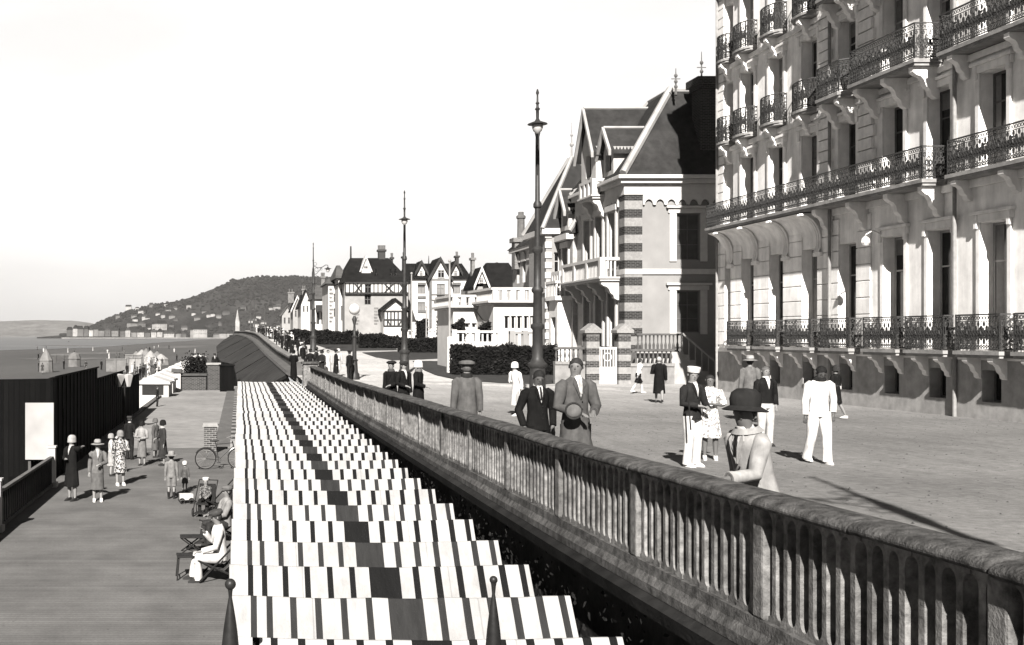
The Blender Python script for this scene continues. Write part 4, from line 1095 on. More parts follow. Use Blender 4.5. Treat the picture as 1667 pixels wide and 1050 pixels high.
# ------------------------------------------------------------------ hedges: leafy boxes
LEAF = mat('hedge_leaf', .010, .8, .5, 3, 0, spec=.04, stain=.35, sscale=1.2)
def hedge(label, Zc, px0, px1, pytop, depth, seed, n=5200, fall=0, ls=.09):
    h = HouseFrame('hedge', label, Zc, px0, px1, 'hedge'); rnd = random.Random(seed)
    x0, x1, zt = h.X(px0), h.X(px1), h.Z(pytop); mb = MB()
    nx = max(4, int((x1-x0)/.5)); ph = rnd.uniform(0, 6)
    top = lambda x: zt*(1 + .05*math.sin(x*2.1+ph)+.03*math.sin(x*5.3)) - fall*(x-x0)/(x1-x0)
    rings = []
    for i in range(nx+1):
        x = x0+.1+(x1-x0-.2)*i/nx; t_ = top(x)-.08
        rings.append([(x, .1, -.3), (x, .08, t_*.6), (x, .2, t_), (x, depth-.2, t_), (x, depth-.1, -.3)])
    mb.loft(rings); core = mb.build('core', mat('hedge_core', .008, 1, .4, 3), h.root)
    mb = MB()
    for _ in range(n):
        x = rnd.uniform(x0, x1); f_ = rnd.random()
        if f_ < .6: c = Vector((x, rnd.gauss(.02, .06), rnd.uniform(0, top(x))))
        elif f_ < .9: c = Vector((x, rnd.uniform(0, depth), top(x)+rnd.gauss(-.03, .07)))
        else: c = Vector((rnd.choice((x0, x1)), rnd.uniform(0, depth), rnd.uniform(0, top(x))))
        s = rnd.uniform(.6, 1.4)*ls; d1 = Vector((rnd.gauss(0, 1), rnd.gauss(0, 1), rnd.gauss(0, 1))).normalized()*s; d2 = d1.orthogonal().normalized()*s*.6
        mb.quad(c-d1, c-d2, c+d1, c+d2)
    o = mb.build('leaves', LEAF, h.root, fix=False); o['kind'] = 'stuff'
    h.done()
hedge('long dark clipped hedge before the verandas and the nearest lamp post', 63, 740, 908, 566, 1.4, 1, 8000)
hedge('square dark hedge left of the white flagpole', 98, 652, 726, 552.5, 1.6, 2, 4200, ls=.12)
hedge('low rounded dark hedge before the half-timbered villa', 108, 587, 649, 544, 1.6, 3, 3200, .3, .13)
hedge('long far hedge behind the lawns at the left of the gardens', 118, 474, 583, 538.5, 1.8, 4, 4200, .2, .15)
for i, (a_, b_, t_) in enumerate(((678, 697, 521), (712, 731, 523), (738, 757, 524), (783, 799, 527))):
    hedge(['dark rounded shrub left of the centre bay of the gabled white house', 'dark rounded shrub right of the centre bay of the gabled white house', 'dark shrub beside the lower white veranda', 'dark shrub between the two white verandas'][i], (118, 118, 71, 66.5)[i], a_, b_, t_, .8, 20+i, 900, ls=.1)
# flower border at the foot of the near hedge
mb = MB(); rnd = random.Random(4)
for _ in range(900):
    p = atg(rnd.uniform(745, 905), rnd.uniform(603, 608)); s = rnd.uniform(.04, .09); a = rnd.uniform(0, 6)
    c = p+Vector((0, 0, rnd.uniform(.05, .35))); d1 = Vector((math.cos(a), math.sin(a), .4))*s; d2 = Vector((0, 0, s)); mb.quad(c-d1, c-d2, c+d1, c+d2)
o = mb.build('flower_border', mat('flowers', .1, .9, .6, 9, 0), fix=False); tag(o, 'flower border at the foot of the long near hedge', 'flowers', kind='stuff')

# ------------------------------------------------------------------ villa forecourt: brick gate piers, white gate, balustraded steps
def wall_px(px, Y): # X of an image column on the plane y = Y
    k = (px-VPX)*C_/F; return k*C_*Y/(1-k*S_)
GYp = 53.6
BRK2 = brick('gate_pier_brick', .03, .12, .24, .085, .4)
def gate_pier(label, px0, px1):
    x0, x1 = wall_px(px0, GYp), wall_px(px1, GYp); z0 = zg(GYp)-.1; r = thing('gate_pier', label, 'pier', ((x0+x1)/2, GYp, z0)); zt = 4.42
    banded('shaft', x0, GYp, x1, GYp+(x1-x0), z0, zt, .32, QST, BRK2, r)
    MB().prism([(x0-.12, zt), (x1+.12, zt), (x1+.12, zt+.14), ((x0+x1)/2, zt+.48), (x0-.12, zt+.14)], 'y', GYp-.12, GYp+(x1-x0)+.12).build('cap_stone', QST, r)
gate_pier('banded brick gate pier left of the white gate', 955, 976)
gate_pier('banded brick gate pier right of the white gate', 1007, 1027)
x0, x1 = wall_px(976.5, GYp), wall_px(1006.5, GYp); z0 = zg(GYp)
gt = thing('garden_gate', 'white wooden garden gate with a pierced upper panel between banded brick piers', 'gate', ((x0+x1)/2, GYp+.2, z0))
mb = MB(); zt = CZ-(565-HY)*54/F; zm = CZ-(597-HY)*54/F
for a, b in ((x0, x0+.1), (x1-.1, x1)): mb.box(a, GYp+.2, z0+.02, b, GYp+.28, zt)
mb.box(x0+.1, GYp+.2, z0+.02, x1-.1, GYp+.27, zm); mb.box(x0+.1, GYp+.2, zt-.12, x1-.1, GYp+.28, zt)
mb.build('gate_frame', TRIM, gt)
mb = MB()
for k in range(5):
    x = x0+.14+(x1-x0-.34)*k/4; mb.box(x, GYp+.22, zm, x+.06, GYp+.26, zt-.12)
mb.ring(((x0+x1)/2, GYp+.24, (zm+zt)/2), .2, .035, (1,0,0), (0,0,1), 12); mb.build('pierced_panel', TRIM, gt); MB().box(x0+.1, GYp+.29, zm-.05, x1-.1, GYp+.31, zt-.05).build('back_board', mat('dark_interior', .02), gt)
def brick_wall(label, xa, xb, zt, y=GYp+.15):
    r = thing('forecourt_wall', label, 'wall', ((xa+xb)/2, y, zg(y)))
    MB().box(xa, y, zg(y)-.2, xb, y+.3, zt-.15).build('wall', mat('forecourt_stone', .16, .9, .2, 3, .3, .01, stain=.2), r)
    MB().box(xa, y-.06, zt-.15, xb, y+.36, zt).build('coping', QST, r)
    n = int((xb-xa)/.22); mb = MB()
    for k in range(n): x = xa+.1+k*.22; mb.lathe((x, y+.15, zt), [(.06, 0), (.03, .12), (.065, .3), (.03, .5), (.05, .6)], 6)
    mb.box(xa, y+.05, zt+.6, xb, y+.25, zt+.72); mb.build('balusters', mat('forecourt_baluster', .07, .9, .2, 4), r)
brick_wall('forecourt wall with balusters left of the gate', wall_px(905, GYp), wall_px(954, GYp), 3.0)
brick_wall('forecourt wall with balusters right of the gate before the villa', wall_px(1028, GYp), wall_px(1100, GYp), 2.9)
st = thing('entrance_steps', 'villa entrance steps with pale stair wall and dark railing in the hotel shadow', 'steps', (22.5, 54.9, zg(54)))
xa, xb = wall_px(1030, 54.9), wall_px(1105, 54.9)
MB().box(xa, 54.3, 1.6, xb, 55.6, CZ-(572-HY)*56/F).build('terrace', mat('terrace_stone', .25, .9, .15, 3, .2), st)
mb = MB()
for k in range(6): mb.box(xb+.32*k, 54.35, 1.6, xb+.32*(k+1), 55.55, CZ-(574-HY)*56/F-.28*(k+1)+.2)
mb.build('tread', mat('terrace_stone', .25), st)
mb = MB(); zr = CZ-(543-HY)*56/F; zt_ = CZ-(572-HY)*56/F; n = int((xb-xa)/.2)
for k in range(n): mb.lathe((xa+.1+k*.2, 54.45, zt_), [(.05, 0), (.07, .35), (.03, .5), (.05, zr-zt_-.1)], 6)
mb.box(xa, 54.35, zr-.1, xb, 54.55, zr); mb.build('railing', mat('forecourt_baluster', .07), st)
mb = MB(); mb.tube([(xb, 54.45, zr), (xb+2.0, 54.45, zr-1.7)], .05, 6)
for k in range(6): mb.tube([(xb+.33*k, 54.45, zr-.28*k), (xb+.33*k, 54.45, zt_-.28*k-.3)], .025, 5)
mb.build('handrail', mat('terrace_stone', .25), st)

# ------------------------------------------------------------------ lamp posts
LAMP = mat('lamp_post_iron', .022, .5, .25, 6, .2, .005, spec=.2)
OPAL = mat('lamp_opal_glass', .34, .25, .06, 3, 0, spec=.5)
def lamp_post(label, px, Zc, ptop, plamp, rz, loc=None):
    p = Vector(loc) if loc else at(px, HY, Zc=Zc); z0 = zgp(p.x, p.y); H, hl = (11.0, 9.2) if loc else (CZ+(HY-ptop)*Zc/F-z0, CZ+(HY-plamp)*Zc/F-z0)
    r = thing('lamp_post', label, 'lamp post', (0, 0, 0), 0, 'tall lamp posts along the promenade')
    MB().lathe((0,0,0), [(.36,0),(.36,.25),(.30,.35),(.27,1.25),(.34,1.33),(.34,1.42),(.24,1.5),(.19,1.65),(.175,2.6),(.24,2.68),(.24,2.78),(.165,2.85),(.15,3.9),(.21,3.97),(.21,4.06),(.135,4.15),(.12,5.3),(.18,5.38),(.18,5.48),(.105,5.56),(.095,H*.62),(.15,H*.625),(.15,H*.635),(.085,H*.645),(.07,hl-.25)], 14).build('mast', LAMP, r, smooth=True)
    mb = MB()
    for s in (-.1, .1): mb.tube([(s*.5,0,hl-1.6), (s,0,hl-1.3), (s,0,hl-.4), (s*.5,0,hl-.15)], .035, 6)
    mb.lathe((0,0,0), [(.05,hl-.3),(.1,hl-.1),(.05,hl+.2),(.055,hl+.7),(.1,hl+.75),(.05,hl+.8),(.04,H-.55),(.075,H-.5),(.035,H-.45),(.03,H-.2),(.06,H-.14),(.02,H)], 8)
    mb.build('spire', LAMP, r, smooth=True)
    # scrolled bracket towards +x of the post
    mb = MB(); L = 1.35
    mb.tube([(.03,0,hl+.25), (.4,0,hl+.05), (.8,0,hl+.1), (1.15,0,hl+.32), (L,0,hl+.3), (L,0,hl+.12)], .032, 6)
    mb.tube([(.03,0,hl-.55), (.3,0,hl-.5), (.55,0,hl-.2), (.8,0,hl+.08)], .025, 6)
    for c, q in (((.3,0,hl-.12), .16), ((.18,0,hl+.42), .14), ((.22,0,hl-.72), .12), ((.72,0,hl-.08), .1)): mb.ring(c, q, .022, (1,0,0), (0,0,1), 10, 4)
    mb.build('bracket', LAMP, r, smooth=True)
    MB().lathe((L,0,hl), [(.05,.14),(.1,.06),(.32,-.02),(.34,-.05),(.12,-.06)], 14).build('lamp_shade', LAMP, r, smooth=True)
    MB().lathe((L,0,hl), [(.17,-.06),(.19,-.14),(.14,-.28),(.05,-.36)], 12).build('lamp_globe', OPAL, r, smooth=True)
    move(r, (p.x, p.y, z0), rz if rz is not None else math.atan2(-p.y, -p.x))
lamp_post('nearest tall iron lamp post, between the two standing men and the villa', 875, 38, 145, 212, None)
lamp_post('middle tall iron lamp post, in front of the half-timbered villa', 658.5, 64.6, 310, 360, None)
lamp_post('farthest tall lamp post, its scrolled bracket reaching to the right', 510, 100, 395, 437, rad(-4))
p = atg(577, 618); gl = thing('globe_lamp', 'short iron lamp post carrying one big white globe', 'lamp post', (p.x, p.y, p.z))
MB().lathe((p.x, p.y, p.z), [(.3,0),(.28,.3),(.2,.4),(.16,1.0),(.22,1.06),(.12,1.15),(.1,2.3),(.16,2.36),(.08,2.44),(.06,3.0),(.14,3.3),(.05,3.5)], 10).build('mast', LAMP, gl, smooth=True)
MB().ball((p.x, p.y, p.z+3.85), .31, 14, 8).build('lamp_globe', mat('white_globe', .4, .3, .05, 3, 0), gl, smooth=True)
def pole(label, px, Zc, ptop, m, r=.07, block=None):
    p = at(px, HY, Zc=Zc); z0 = zgp(p.x, p.y); q = thing('flagpole', label, 'flagpole', (p.x, p.y, z0)); z1 = CZ+(HY-ptop)*Zc/F
    MB().tube([(p.x, p.y, z0), (p.x, p.y, z1)], [r, r*.6], 8).build('mast', m, q)
    MB().ball((p.x, p.y, z1+.06), r*1.3, 8, 5).build('truck', m, q)
    if block: MB().box(p.x-block, p.y-block, z0, p.x+block, p.y+block, CZ+(HY-548)*Zc/F).build('plinth', TRIM, q)
pole('tall white flagpole on a white plinth beside the long hedge', 732, 66, 426, mat('flagpole_paint', .2, .6, .1, 4), .08, .17)
pole('thin grey flagpole between the timbered villa and the gabled white house', 670, 110, 446, mat('flagpole_grey', .2, .6, .1, 4), .1)
pole('thin white flagpole before the gabled white house', 694, 112, 500, mat('flagpole_paint', .5), .09)
for i, (px_, pt_) in enumerate(((414, 487), (408, 492), (431, 500))):
    pole(['thin dark mast on the sea front before the hill', 'second thin dark mast on the sea front, left of its neighbour', 'shorter dark mast on the sea front close to the crowd'][i], px_, 210, pt_, mat('mast_dark', .05, .7, .2, 4), .12)
lamp_post('lamp post that throws the long thin shadow over the gravel', 0, 0, 0, 0, rad(190), loc=(5.32, 1.2, 0))
# ------------------------------------------------------------------ lower boardwalk: huts, railing, terrace, furniture
HUT = boards('hut_black_boards', .0028, axis=2, pitch=.16, var=.5, length=6, gap=.012)
HROOF = mat('hut_roof_felt', .005, .95, .3, 3, .3)
def hut(label, y0, y1, zt, xf=-5.66, depth=4.5, fall=1.5):
    r = thing('bathing_hut', label, 'hut', (xf-depth/2, (y0+y1)/2, -1.3), 0, 'black boarded huts along the boardwalk')
    mb = MB(); wall_grid(mb, 'x', y0, y1, -1.3, zt, [(y0+1.2, y0+2.0, .05, 1.95)], xf-.1, xf); [mb.prism([(xf-depth, -1.3), (xf-.1, -1.3), (xf-.1, zt-.03), (xf-depth, zt-fall if fl else zt-.1)], 'y', a_, a_+.1) for a_, fl in ((y0, zt < 3), (y1-.1, True))]; mb.box(xf-depth, y0+.1, -1.3, xf-depth+.1, y1-.1, zt-fall)
    mb.build('wall', HUT, r)
    MB().box(xf-.09, y0+1.2, .05, xf-.04, y0+2.0, 1.95).build('door', HUT, r)
    mb = MB(); yc = (y0+y1)/2
    mb.prism([(xf-depth-.2, zt-fall-.06), (xf+.08, zt), (xf+.08, zt+.05), (xf-depth-.2, zt-fall)], 'y', y0+.12, y1-.02); mb.build('roof', HROOF, r)
    mb = MB()
    for y in [y0+.05+k*.8 for k in range(int((y1-y0)/.8)+1)]: mb.box(xf, y, -.2, xf+.03, y+.05, zt-.02)
    mb.build('batten', HUT, r)
hut('tall black boarded hut behind the big white board', 32.6, 42.8, 3.02)
hut('lower black boarded hut in the middle of the row of huts', 42.9, 52.2, 2.58)
hut('lowest black boarded hut at the far end of the row of huts', 52.3, 60.5, 2.15)
# white panel in front of the nearest hut
pn = thing('white_screen', 'big plain white board standing in front of the tall black hut', 'board', (-6.6, 32.3, -1.3))
MB().box(-6.42, 32.2, .58, -5.57, 32.27, 2.28).build('panel', mat('white_board_paint', .24, .7, .05, 2, .1), pn)
mb = MB(); [mb.box(x, 32.28, -1.3, x+.08, 32.36, 2.2) for x in (-6.35, -5.72)]; mb.build('leg', mat('tent_pole', .06), pn)
# sea side railing
rl = thing('deck_railing', 'dark slatted railing with white end post along the sea side of the boardwalk', 'railing', (-5.15, 22, 0))
WP = mat('railing_white', .3, .7, .08, 3); DK = mat('railing_dark', .015, .8, .3, 5)
mb = MB()
for y in [4+k*.24 for k in range(114)]: mb.box(-5.19, y, .12, -5.12, y+.07, .82)
mb.build('slats', DK, rl)
MB().box(-5.21, 4, .82, -5.10, 31.4, .88).build('rail', mat('rail_grey', .09, .8, .3, 6), rl); MB().box(-5.2, 4, .04, -5.1, 31.4, .12).build('bottom_rail', mat('rail_grey', .09), rl)
for y in (10.5, 17.5, 24.5, 31.45): 
    m_ = MB().box(-5.26, y-.09, 0, -5.06, y+.09, 1.12); m_.box(-5.31, y-.14, 0, -5.01, y+.14, .14); m_.box(-5.29, y-.12, 1.12, -5.03, y+.12, 1.17); m_.build('post', WP, rl)
# double tray sign on a pole
q = at(203, 620, Zc=49); sg = thing('tray_lamp', 'dark pole carrying two white inverted trapezoid lanterns in front of the huts', 'lamp post', (q.x, q.y, 0))
MB().tube([(q.x, q.y, 0), (q.x, q.y, 2.15)], .04, 8).build('mast', DK, sg)
for a in (-.28, .2):
    MB().lathe((q.x+a*.9, q.y-.05, 1.95), [(.02,0),(.08,.02),(.27 if a < 0 else .19,.48),(.29 if a < 0 else .2,.56),(.05,.6)], 4).build('lantern', mat('railing_white', .3), sg)
MB().tube([(q.x-.3, q.y, 1.95), (q.x+.2, q.y, 1.95)], .03, 6).build('arm', DK, sg)
# far brick terrace
BRT = brick('terrace_brick', .03, .09, .3, .1, .35, .014)
tr = thing('brick_terrace', 'long brick terrace wall with a white end pillar closing the far end of the walk', 'wall', (-3.5, 88, 0))
MB().box(-4.48, 87.6, 0, -2.5, 91, 1.15).build('wall', BRT, tr); MB().box(-4.6, 87.45, 1.15, -2.45, 91.1, 1.3).build('coping', mat('terrace_coping', .05, .9, .2, 3), tr)
MB().box(-5.05, 87.3, -.3, -4.49, 88.1, 1.42).build('pillar', mat('terrace_pillar', .4, .9, .1, 3), tr); MB().box(-5.2, 87.15, 1.42, -4.4, 88.2, 1.66).build('pillar_cap', mat('terrace_coping', .05), tr)
pp = thing('brick_pier', 'tall brick pier at the right end of the far terrace', 'pier', (-2, 88, 0))
MB().box(-2.45, 87.3, 0, -1.5, 88.3, 2.0).build('shaft', BRT, pp); MB().box(-2.55, 87.2, 2.0, -1.4, 88.4, 2.14).build('cap_stone', mat('pier_cap', .2, .9, .2, 3), pp)
kk = thing('dark_kiosk', 'small black kiosk between the brick pier and the striped tents', 'kiosk', (-.9, 86, 0))
MB().box(-1.48, 85.0, 0, -.4, 86.4, 1.95).build('wall', HUT, kk); MB().box(-1.56, 84.9, 1.95, -.32, 86.5, 2.05).build('roof', HROOF, kk)
q2 = thing('brick_pier', 'low brick pier behind the leaning bicycle', 'pier', (-1.03, 41.2, 0))
MB().box(-1.27, 40.9, 0, -.8, 41.4, .95).build('shaft', brick('terrace_brick_near', .045, .2, .22, .075, .35, .007), q2); m_ = MB().box(-1.33, 40.84, .95, -.74, 41.46, 1.0); m_.box(-1.3, 40.87, 1.0, -.77, 41.43, 1.08); m_.build('cap_stone', mat('pier_cap', .2), q2)
bw = thing('banded_kerb_wall', 'low brick edging wall with pale bands beside the far striped tents', 'wall', (-.25, 60, 0))
banded('wall', -.34, 0, -.1, .35, 42.0, 84.0, .9, QST, BRT, bw, axis='y')
for o_ in (rl, tr, pp, kk, q2, bw): x_, y_ = o_.location.x, o_.location.y; o_.location.x, o_.location.y = x_*1.0315, .9695*y_+.2453*x_
rl.location.y += 1.0
# planted tubs on the terrace
pl_ = thing('terrace_shrubs', 'dark leafy shrubs growing above the far brick terrace wall', 'shrub', (-3.4, 89, 1.3)); rnd = random.Random(9); mb = MB()
for _ in range(1500):
    c = Vector((rnd.choice((-3.95, -3.35, -2.9))+rnd.gauss(0, .24), 89+rnd.gauss(0, .3), 1.3+abs(rnd.gauss(.5, .4)))); s = rnd.uniform(.05, .12)
    d1 = Vector((rnd.gauss(0, 1), rnd.gauss(0, 1), rnd.gauss(0, 1))).normalized()*s; d2 = d1.orthogonal().normalized()*s*.6; mb.quad(c-d1, c-d2, c+d1, c+d2)
o = mb.build('leaves', LEAF, pl_, fix=False); o['kind'] = 'stuff'; pl_.location.x, pl_.location.y = -3.55, 85.6
mb = MB(); [mb.tube([(x, 89, 1.2), (x+.05, 89, 1.9)], .05, 5) for x in (-3.95, -3.35, -2.9)]; mb.build('stems', TIMB, pl_)
# bicycle leaning by the tents
def bicycle(label, loc, rz):
    r = thing('bicycle', label, 'bicycle', (0,0,0)); BK = mat('bicycle_enamel', .02, .35, .2, 8, 0, spec=.5); TY = mat('tyre_rubber', .015, .9, .2, 8, 0); RM = mat('rim_metal', .2, .4, .1, 8, 0, metal=.6)
    for x in (0, 1.06):
        w = MB().ring((x,0,.34), .325, .02, (1,0,0), (0,0,1), 28, 6).build('wheel', TY, r, smooth=True)
        MB().ring((x,0,.34), .30, .009, (1,0,0), (0,0,1), 28, 4).build('rim', RM, w)
        m_ = MB(); [m_.tube([(x,.012*(-1)**k,.34), (x+.3*math.cos(k*PI/9),0,.34+.3*math.sin(k*PI/9))], .0025, 3) for k in range(18)]; m_.tube([(x,-.05,.34), (x,.05,.34)], .022, 8); m_.build('spokes', RM, w)
    m_ = MB()
    for a, b, q in (((0,0,.34),(.42,0,.30),.012), ((0,0,.34),(.34,0,.80),.011), ((.42,0,.30),(.32,0,.86),.015), ((.42,0,.30),(.90,0,.74),.016), ((.34,0,.80),(.88,0,.84),.015), ((.87,0,.90),(.92,0,.70),.018), ((.92,0,.70),(1.06,0,.34),.013)): m_.tube([a, b], q, 6)
    m_.ring((.42,.03,.30), .085, .008, (1,0,0), (0,0,1), 14); m_.tube([(.42,-.08,.22), (.42,.08,.38)], .01, 5); m_.box(.36,.06,.37,.48,.14,.39); m_.box(.36,-.14,.21,.48,-.06,.23)
    m_.build('frame', BK, r, smooth=True)
    m_ = MB().lathe((.29,0,.88), [(.02,0),(.11,.02),(.12,.045),(.03,.06)], 10, 1.3, .7); m_.tube([(.32,0,.84), (.31,0,.9)], .013, 6); m_.build('saddle', mat('leather', .04, .6, .2, 8), r, smooth=True)
    MB().tube([(.72,-.26,.98), (.84,-.2,1.02), (.87,0,1.0), (.84,.2,1.02), (.72,.26,.98)], .012, 6).build('handlebar', RM, r, smooth=True)
    m_ = MB()
    for x, a0, a1 in ((0, .2, 2.6), (1.06, .6, 2.9)):
        m_.tube([(x+.36*math.cos(a0+(a1-a0)*k/8), 0, .34+.36*math.sin(a0+(a1-a0)*k/8)) for k in range(9)], .018, 5)
    m_.build('mudguard', BK, r, smooth=True)
    move(r, loc, rz)
p = at(334.5, 764, z=0); bicycle('dark bicycle parked beside the striped tents in front of the low brick pier', (p.x, p.y, 0), rad(8))
# folding furniture near the seated man
DW = mat('dark_chair_wood', .015, .6, .2, 8)
def fold_stool(label, px, py, W, H, rz, name='folding_stool', cat='stool', top=.03, D=.34):
    p = at(px, py, z=0); r = thing(name, label, cat, (0,0,0))
    MB().box(-W/2, -D/2, H-top, W/2, D/2, H).build('seat' if cat == 'stool' else 'table_top', DW, r, bevel=.006)
    for s in (-1, 1):
        if cat == 'stool':
            for t_ in (-1, 1): MB().tube([(s*W*.42, t_*D*.36, H-top), (s*W*.5, t_*D*.52, 0)], .016, 5).build('leg', DW, r)
            MB().tube([(s*W*.47, -D*.44, H*.25), (s*W*.47, D*.44, H*.25)], .011, 5).build('stretcher', DW, r)
        else:
            m_ = MB().tube([(-W*.45, s*D*.4, H-top), (W*.45, s*D*.4, 0)], .015, 5); m_.tube([(W*.45, s*D*.4, H-top), (-W*.45, s*D*.4, 0)], .015, 5); m_.build('crossed_legs', DW, r)
    move(r, (p.x, p.y, 0), rz)
fold_stool('dark wooden stool in front of the seated man in white', 306, 941, .40, .42, rad(6))
fold_stool('folding table with crossed legs beyond the stool of the man in white', 312, 899, .46, .33, rad(4), 'folding_table', 'table', .025)
def deck_chair(label, px, py, canvas, rz, name='deck_chair'):
    p = at(px, py, z=0); r = thing(name, label, 'deck chair', (0,0,0))
    for s in (-.27, .27):
        MB().tube([(s, -.42, .02), (s, .45, .92)], .018, 5).build('back_rail', DW, r); MB().tube([(s, .42, .02), (s, -.45, .40)], .018, 5).build('seat_rail', DW, r)
    m_ = MB(); pts = [(-.44,.39),(-.2,.24),(.0,.22),(.18,.38),(.32,.66),(.44,.92)]
    m_.loft([[(-.25, y, z), (.25, y, z), (.25, y+.008, z-.012), (-.25, y+.008, z-.012)] for y, z in pts]); m_.build('canvas', canvas, r)
    MB().tube([(-.29,.45,.92), (.29,.45,.92)], .016, 5).build('top_rail', DW, r)
    move(r, (p.x, p.y, 0), rz); return r
deck_chair('wooden deck chair under the seated man in white', 364, 944, mat('deck_canvas_dark', .04, .9, .2, 6), rad(-90))
deck_chair('deck chair with light grey canvas behind the seated man in white', 362, 880, mat('deck_canvas_grey', .2, .9, .15, 6), rad(-80))
deck_chair('dark empty deck chair beside the tents behind the pushchair', 362, 838, mat('deck_canvas_black', .015, .9, .2, 6), rad(-75))
# toy cart and pushchair
p = at(303, 819, z=0); tc = thing('toy_cart', 'small pale toy cart on wheels pulled by the toddler in the white bonnet', 'toy', (0,0,0))
MB().box(-.17,-.12,.1,.17,.12,.13).build('tray', mat('toy_paint', .3, .6, .2, 5), tc); m_ = MB(); [m_.box(*q) for q in ((-.17,-.12,.13,.17,-.10,.24),(-.17,.10,.13,.17,.12,.24),(-.17,-.1,.13,-.15,.1,.24),(.15,-.1,.13,.17,.1,.24))]; m_.build('sides', mat('toy_paint', .3), tc)
for x, y in ((-.12,-.15),(.12,-.15),(-.12,.15),(.12,.15)): MB().ring((x,y,.08), .065, .014, (1,0,0), (0,0,1), 12).build('wheel', DW, tc)
MB().tube([(.0,.14,.14), (-.03,.42,.36)], .008, 5).build('pull_string', DW, tc); move(tc, (p.x, p.y, 0), rad(10))
p = at(335, 838, z=0); pc = thing('pushchair', 'dark wooden pushchair carrying the child in the white hat', 'pushchair', (0,0,0))
MB().box(-.2,-.2,.26,.2,.2,.30).build('seat', DW, pc); MB().box(-.2,.17,.30,.2,.21,.72).build('backrest', DW, pc); MB().box(-.18,-.42,.08,.18,-.2,.11).build('footrest', DW, pc)
for x in (-.23,.23):
    MB().tube([(x,-.38,.02),(x,-.2,.28),(x,.3,.8)], .014, 5).build('side_rail', DW, pc)
    for y, q_ in ((-.26,.1),(.2,.14)): MB().ring((x*1.1,y,q_), q_-.014, .014, (0,1,0), (0,0,1), 14).build('wheel', DW, pc)
MB().tube([(-.23,.3,.8),(.23,.3,.8)], .014, 5).build('handle', DW, pc); move(pc, (p.x, p.y, 0), rad(-12))

# ------------------------------------------------------------------ beach: white cabins, tents, windbreaks
WCAB = mat('beach_cabin_white', .34, .85, .08, 1.5, .15)
for i in range(10):
    y = 75+i*4.6*(1+i*.12); x = -7.15-.02*i
    r = thing('beach_cabin', 'white beach cabin with a dark front opening, %s in the row behind the huts' % ORD[i], 'beach cabin', (0,0,0), 0, 'white beach cabins in a row')
    m_ = MB().box(-1.1, 0, 0, 1.1, 2.2, 2.2); m_.build('wall', WCAB, r)
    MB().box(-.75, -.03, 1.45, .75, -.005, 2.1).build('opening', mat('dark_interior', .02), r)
    MB().prism([(-1.25, 2.2), (1.25, 2.2), (1.2, 2.35), (0, 2.75), (-1.2, 2.35)], 'y', -.15, 2.3).build('roof', WCAB, r)
    move(r, (x+1.1, y, -1.3), rad(-3))
CANV = mat('beach_canvas', .2, .9, .12, 1, .2, stain=.1); CANG = mat('beach_canvas_grey', .11, .9, .15, 1, .2)
def beach_tent(label, px, py, Hh, rad_, m, peak=True):
    p = at(px, py, z=-1.3); r = thing('bell_tent', label, 'tent', (0,0,0), 0, 'light canvas tents on the sand')
    prof = [(rad_, 0), (rad_*.92, Hh*.45), (rad_*.98, Hh*.5), (rad_*.5, Hh*.78), (rad_*.06, Hh)] if peak else [(rad_, 0), (rad_*.95, Hh*.5), (rad_*1.05, Hh*.55), (rad_*.8, Hh*.85), (rad_*.1, Hh)]
    MB().lathe((0,0,0), prof, 9).build('canvas', m, r); MB().tube([(0,0,Hh*.9), (0,0,Hh*1.12)], .05, 5).build('pole', DK, r)
    m_ = MB().prism([(-rad_*.25, .05), (rad_*.25, .05), (0, Hh*.42)], 'y', -rad_*.99, -rad_*.93); m_.build('door_flap', CANG, r)
    move(r, (p.x, p.y, -1.3), rad(20))
beach_tent('tall pointed light tent standing alone on the sand at the far left', 75, 606, 3.6, 1.1, CANG)
beach_tent('pale round tent on the sand right of the long windbreak', 121, 597, 2.6, 1.15, CANG, False)
for i, (a, b, hh, rr) in enumerate(((231, 589, 2.6, 1.6), (238, 590, 2.9, 1.3), (245, 592, 2.6, 1.3), (256, 591, 2.4, 1.5), (262, 594, 2.1, 1.6), (222, 588, 2.2, 1.2))):
    beach_tent(['pointed light tent at the left of the tent cluster', 'tallest pointed tent in the cluster above the huts', 'pointed tent right of the tallest one', 'broad light tent near the white cabins', 'low broad tent closest to the white cabins', 'small tent at the far left of the cluster'][i], a, b, hh, rr, CANV if i % 2 == 0 else CANG)
def windbreak(label, px0, px1, py, Hh, m, roof=False):
    a, b = at(px0, py, z=-1.3), at(px1, py, z=-1.3); L = (b-a).length; r = thing('windbreak', label, 'windbreak', (0,0,0), 0, 'canvas windbreaks on the sand')
    mb = MB(); n = max(2, int(L/1.5))
    for k in range(n):
        x0, x1 = -L/2+L*k/n, -L/2+L*(k+1)/n; mb.loft([[(x0, 0, 0), (x0, .02, Hh), (x0, .05, Hh), (x0, .03, 0)], [((x0+x1)/2, .08, 0), ((x0+x1)/2, .1, Hh*.96), ((x0+x1)/2, .13, Hh*.96), ((x0+x1)/2, .11, 0)], [(x1, 0, 0), (x1, .02, Hh), (x1, .05, Hh), (x1, .03, 0)]])
    mb.build('canvas', m, r)
    mb = MB(); [mb.tube([(-L/2+L*k/n, 0, 0), (-L/2+L*k/n, 0, Hh+.15)], .03, 5) for k in range(n+1)]; mb.build('poles', DK, r)
    if roof: MB().box(-L/2, -.1, Hh, L/2, 1.8, Hh+.06).build('awning', CANV, r)
    c = (a+b)/2; move(r, (c.x, c.y, -1.3), -HEAD)
windbreak('long low windbreak with a light awning at the left of the beach', 79, 118, 591, 1.6, mat('windbreak_dark', .05, .9), True)
windbreak('broad light windbreak in front of the tent cluster', 203, 232, 595, 2.0, CANG, True)
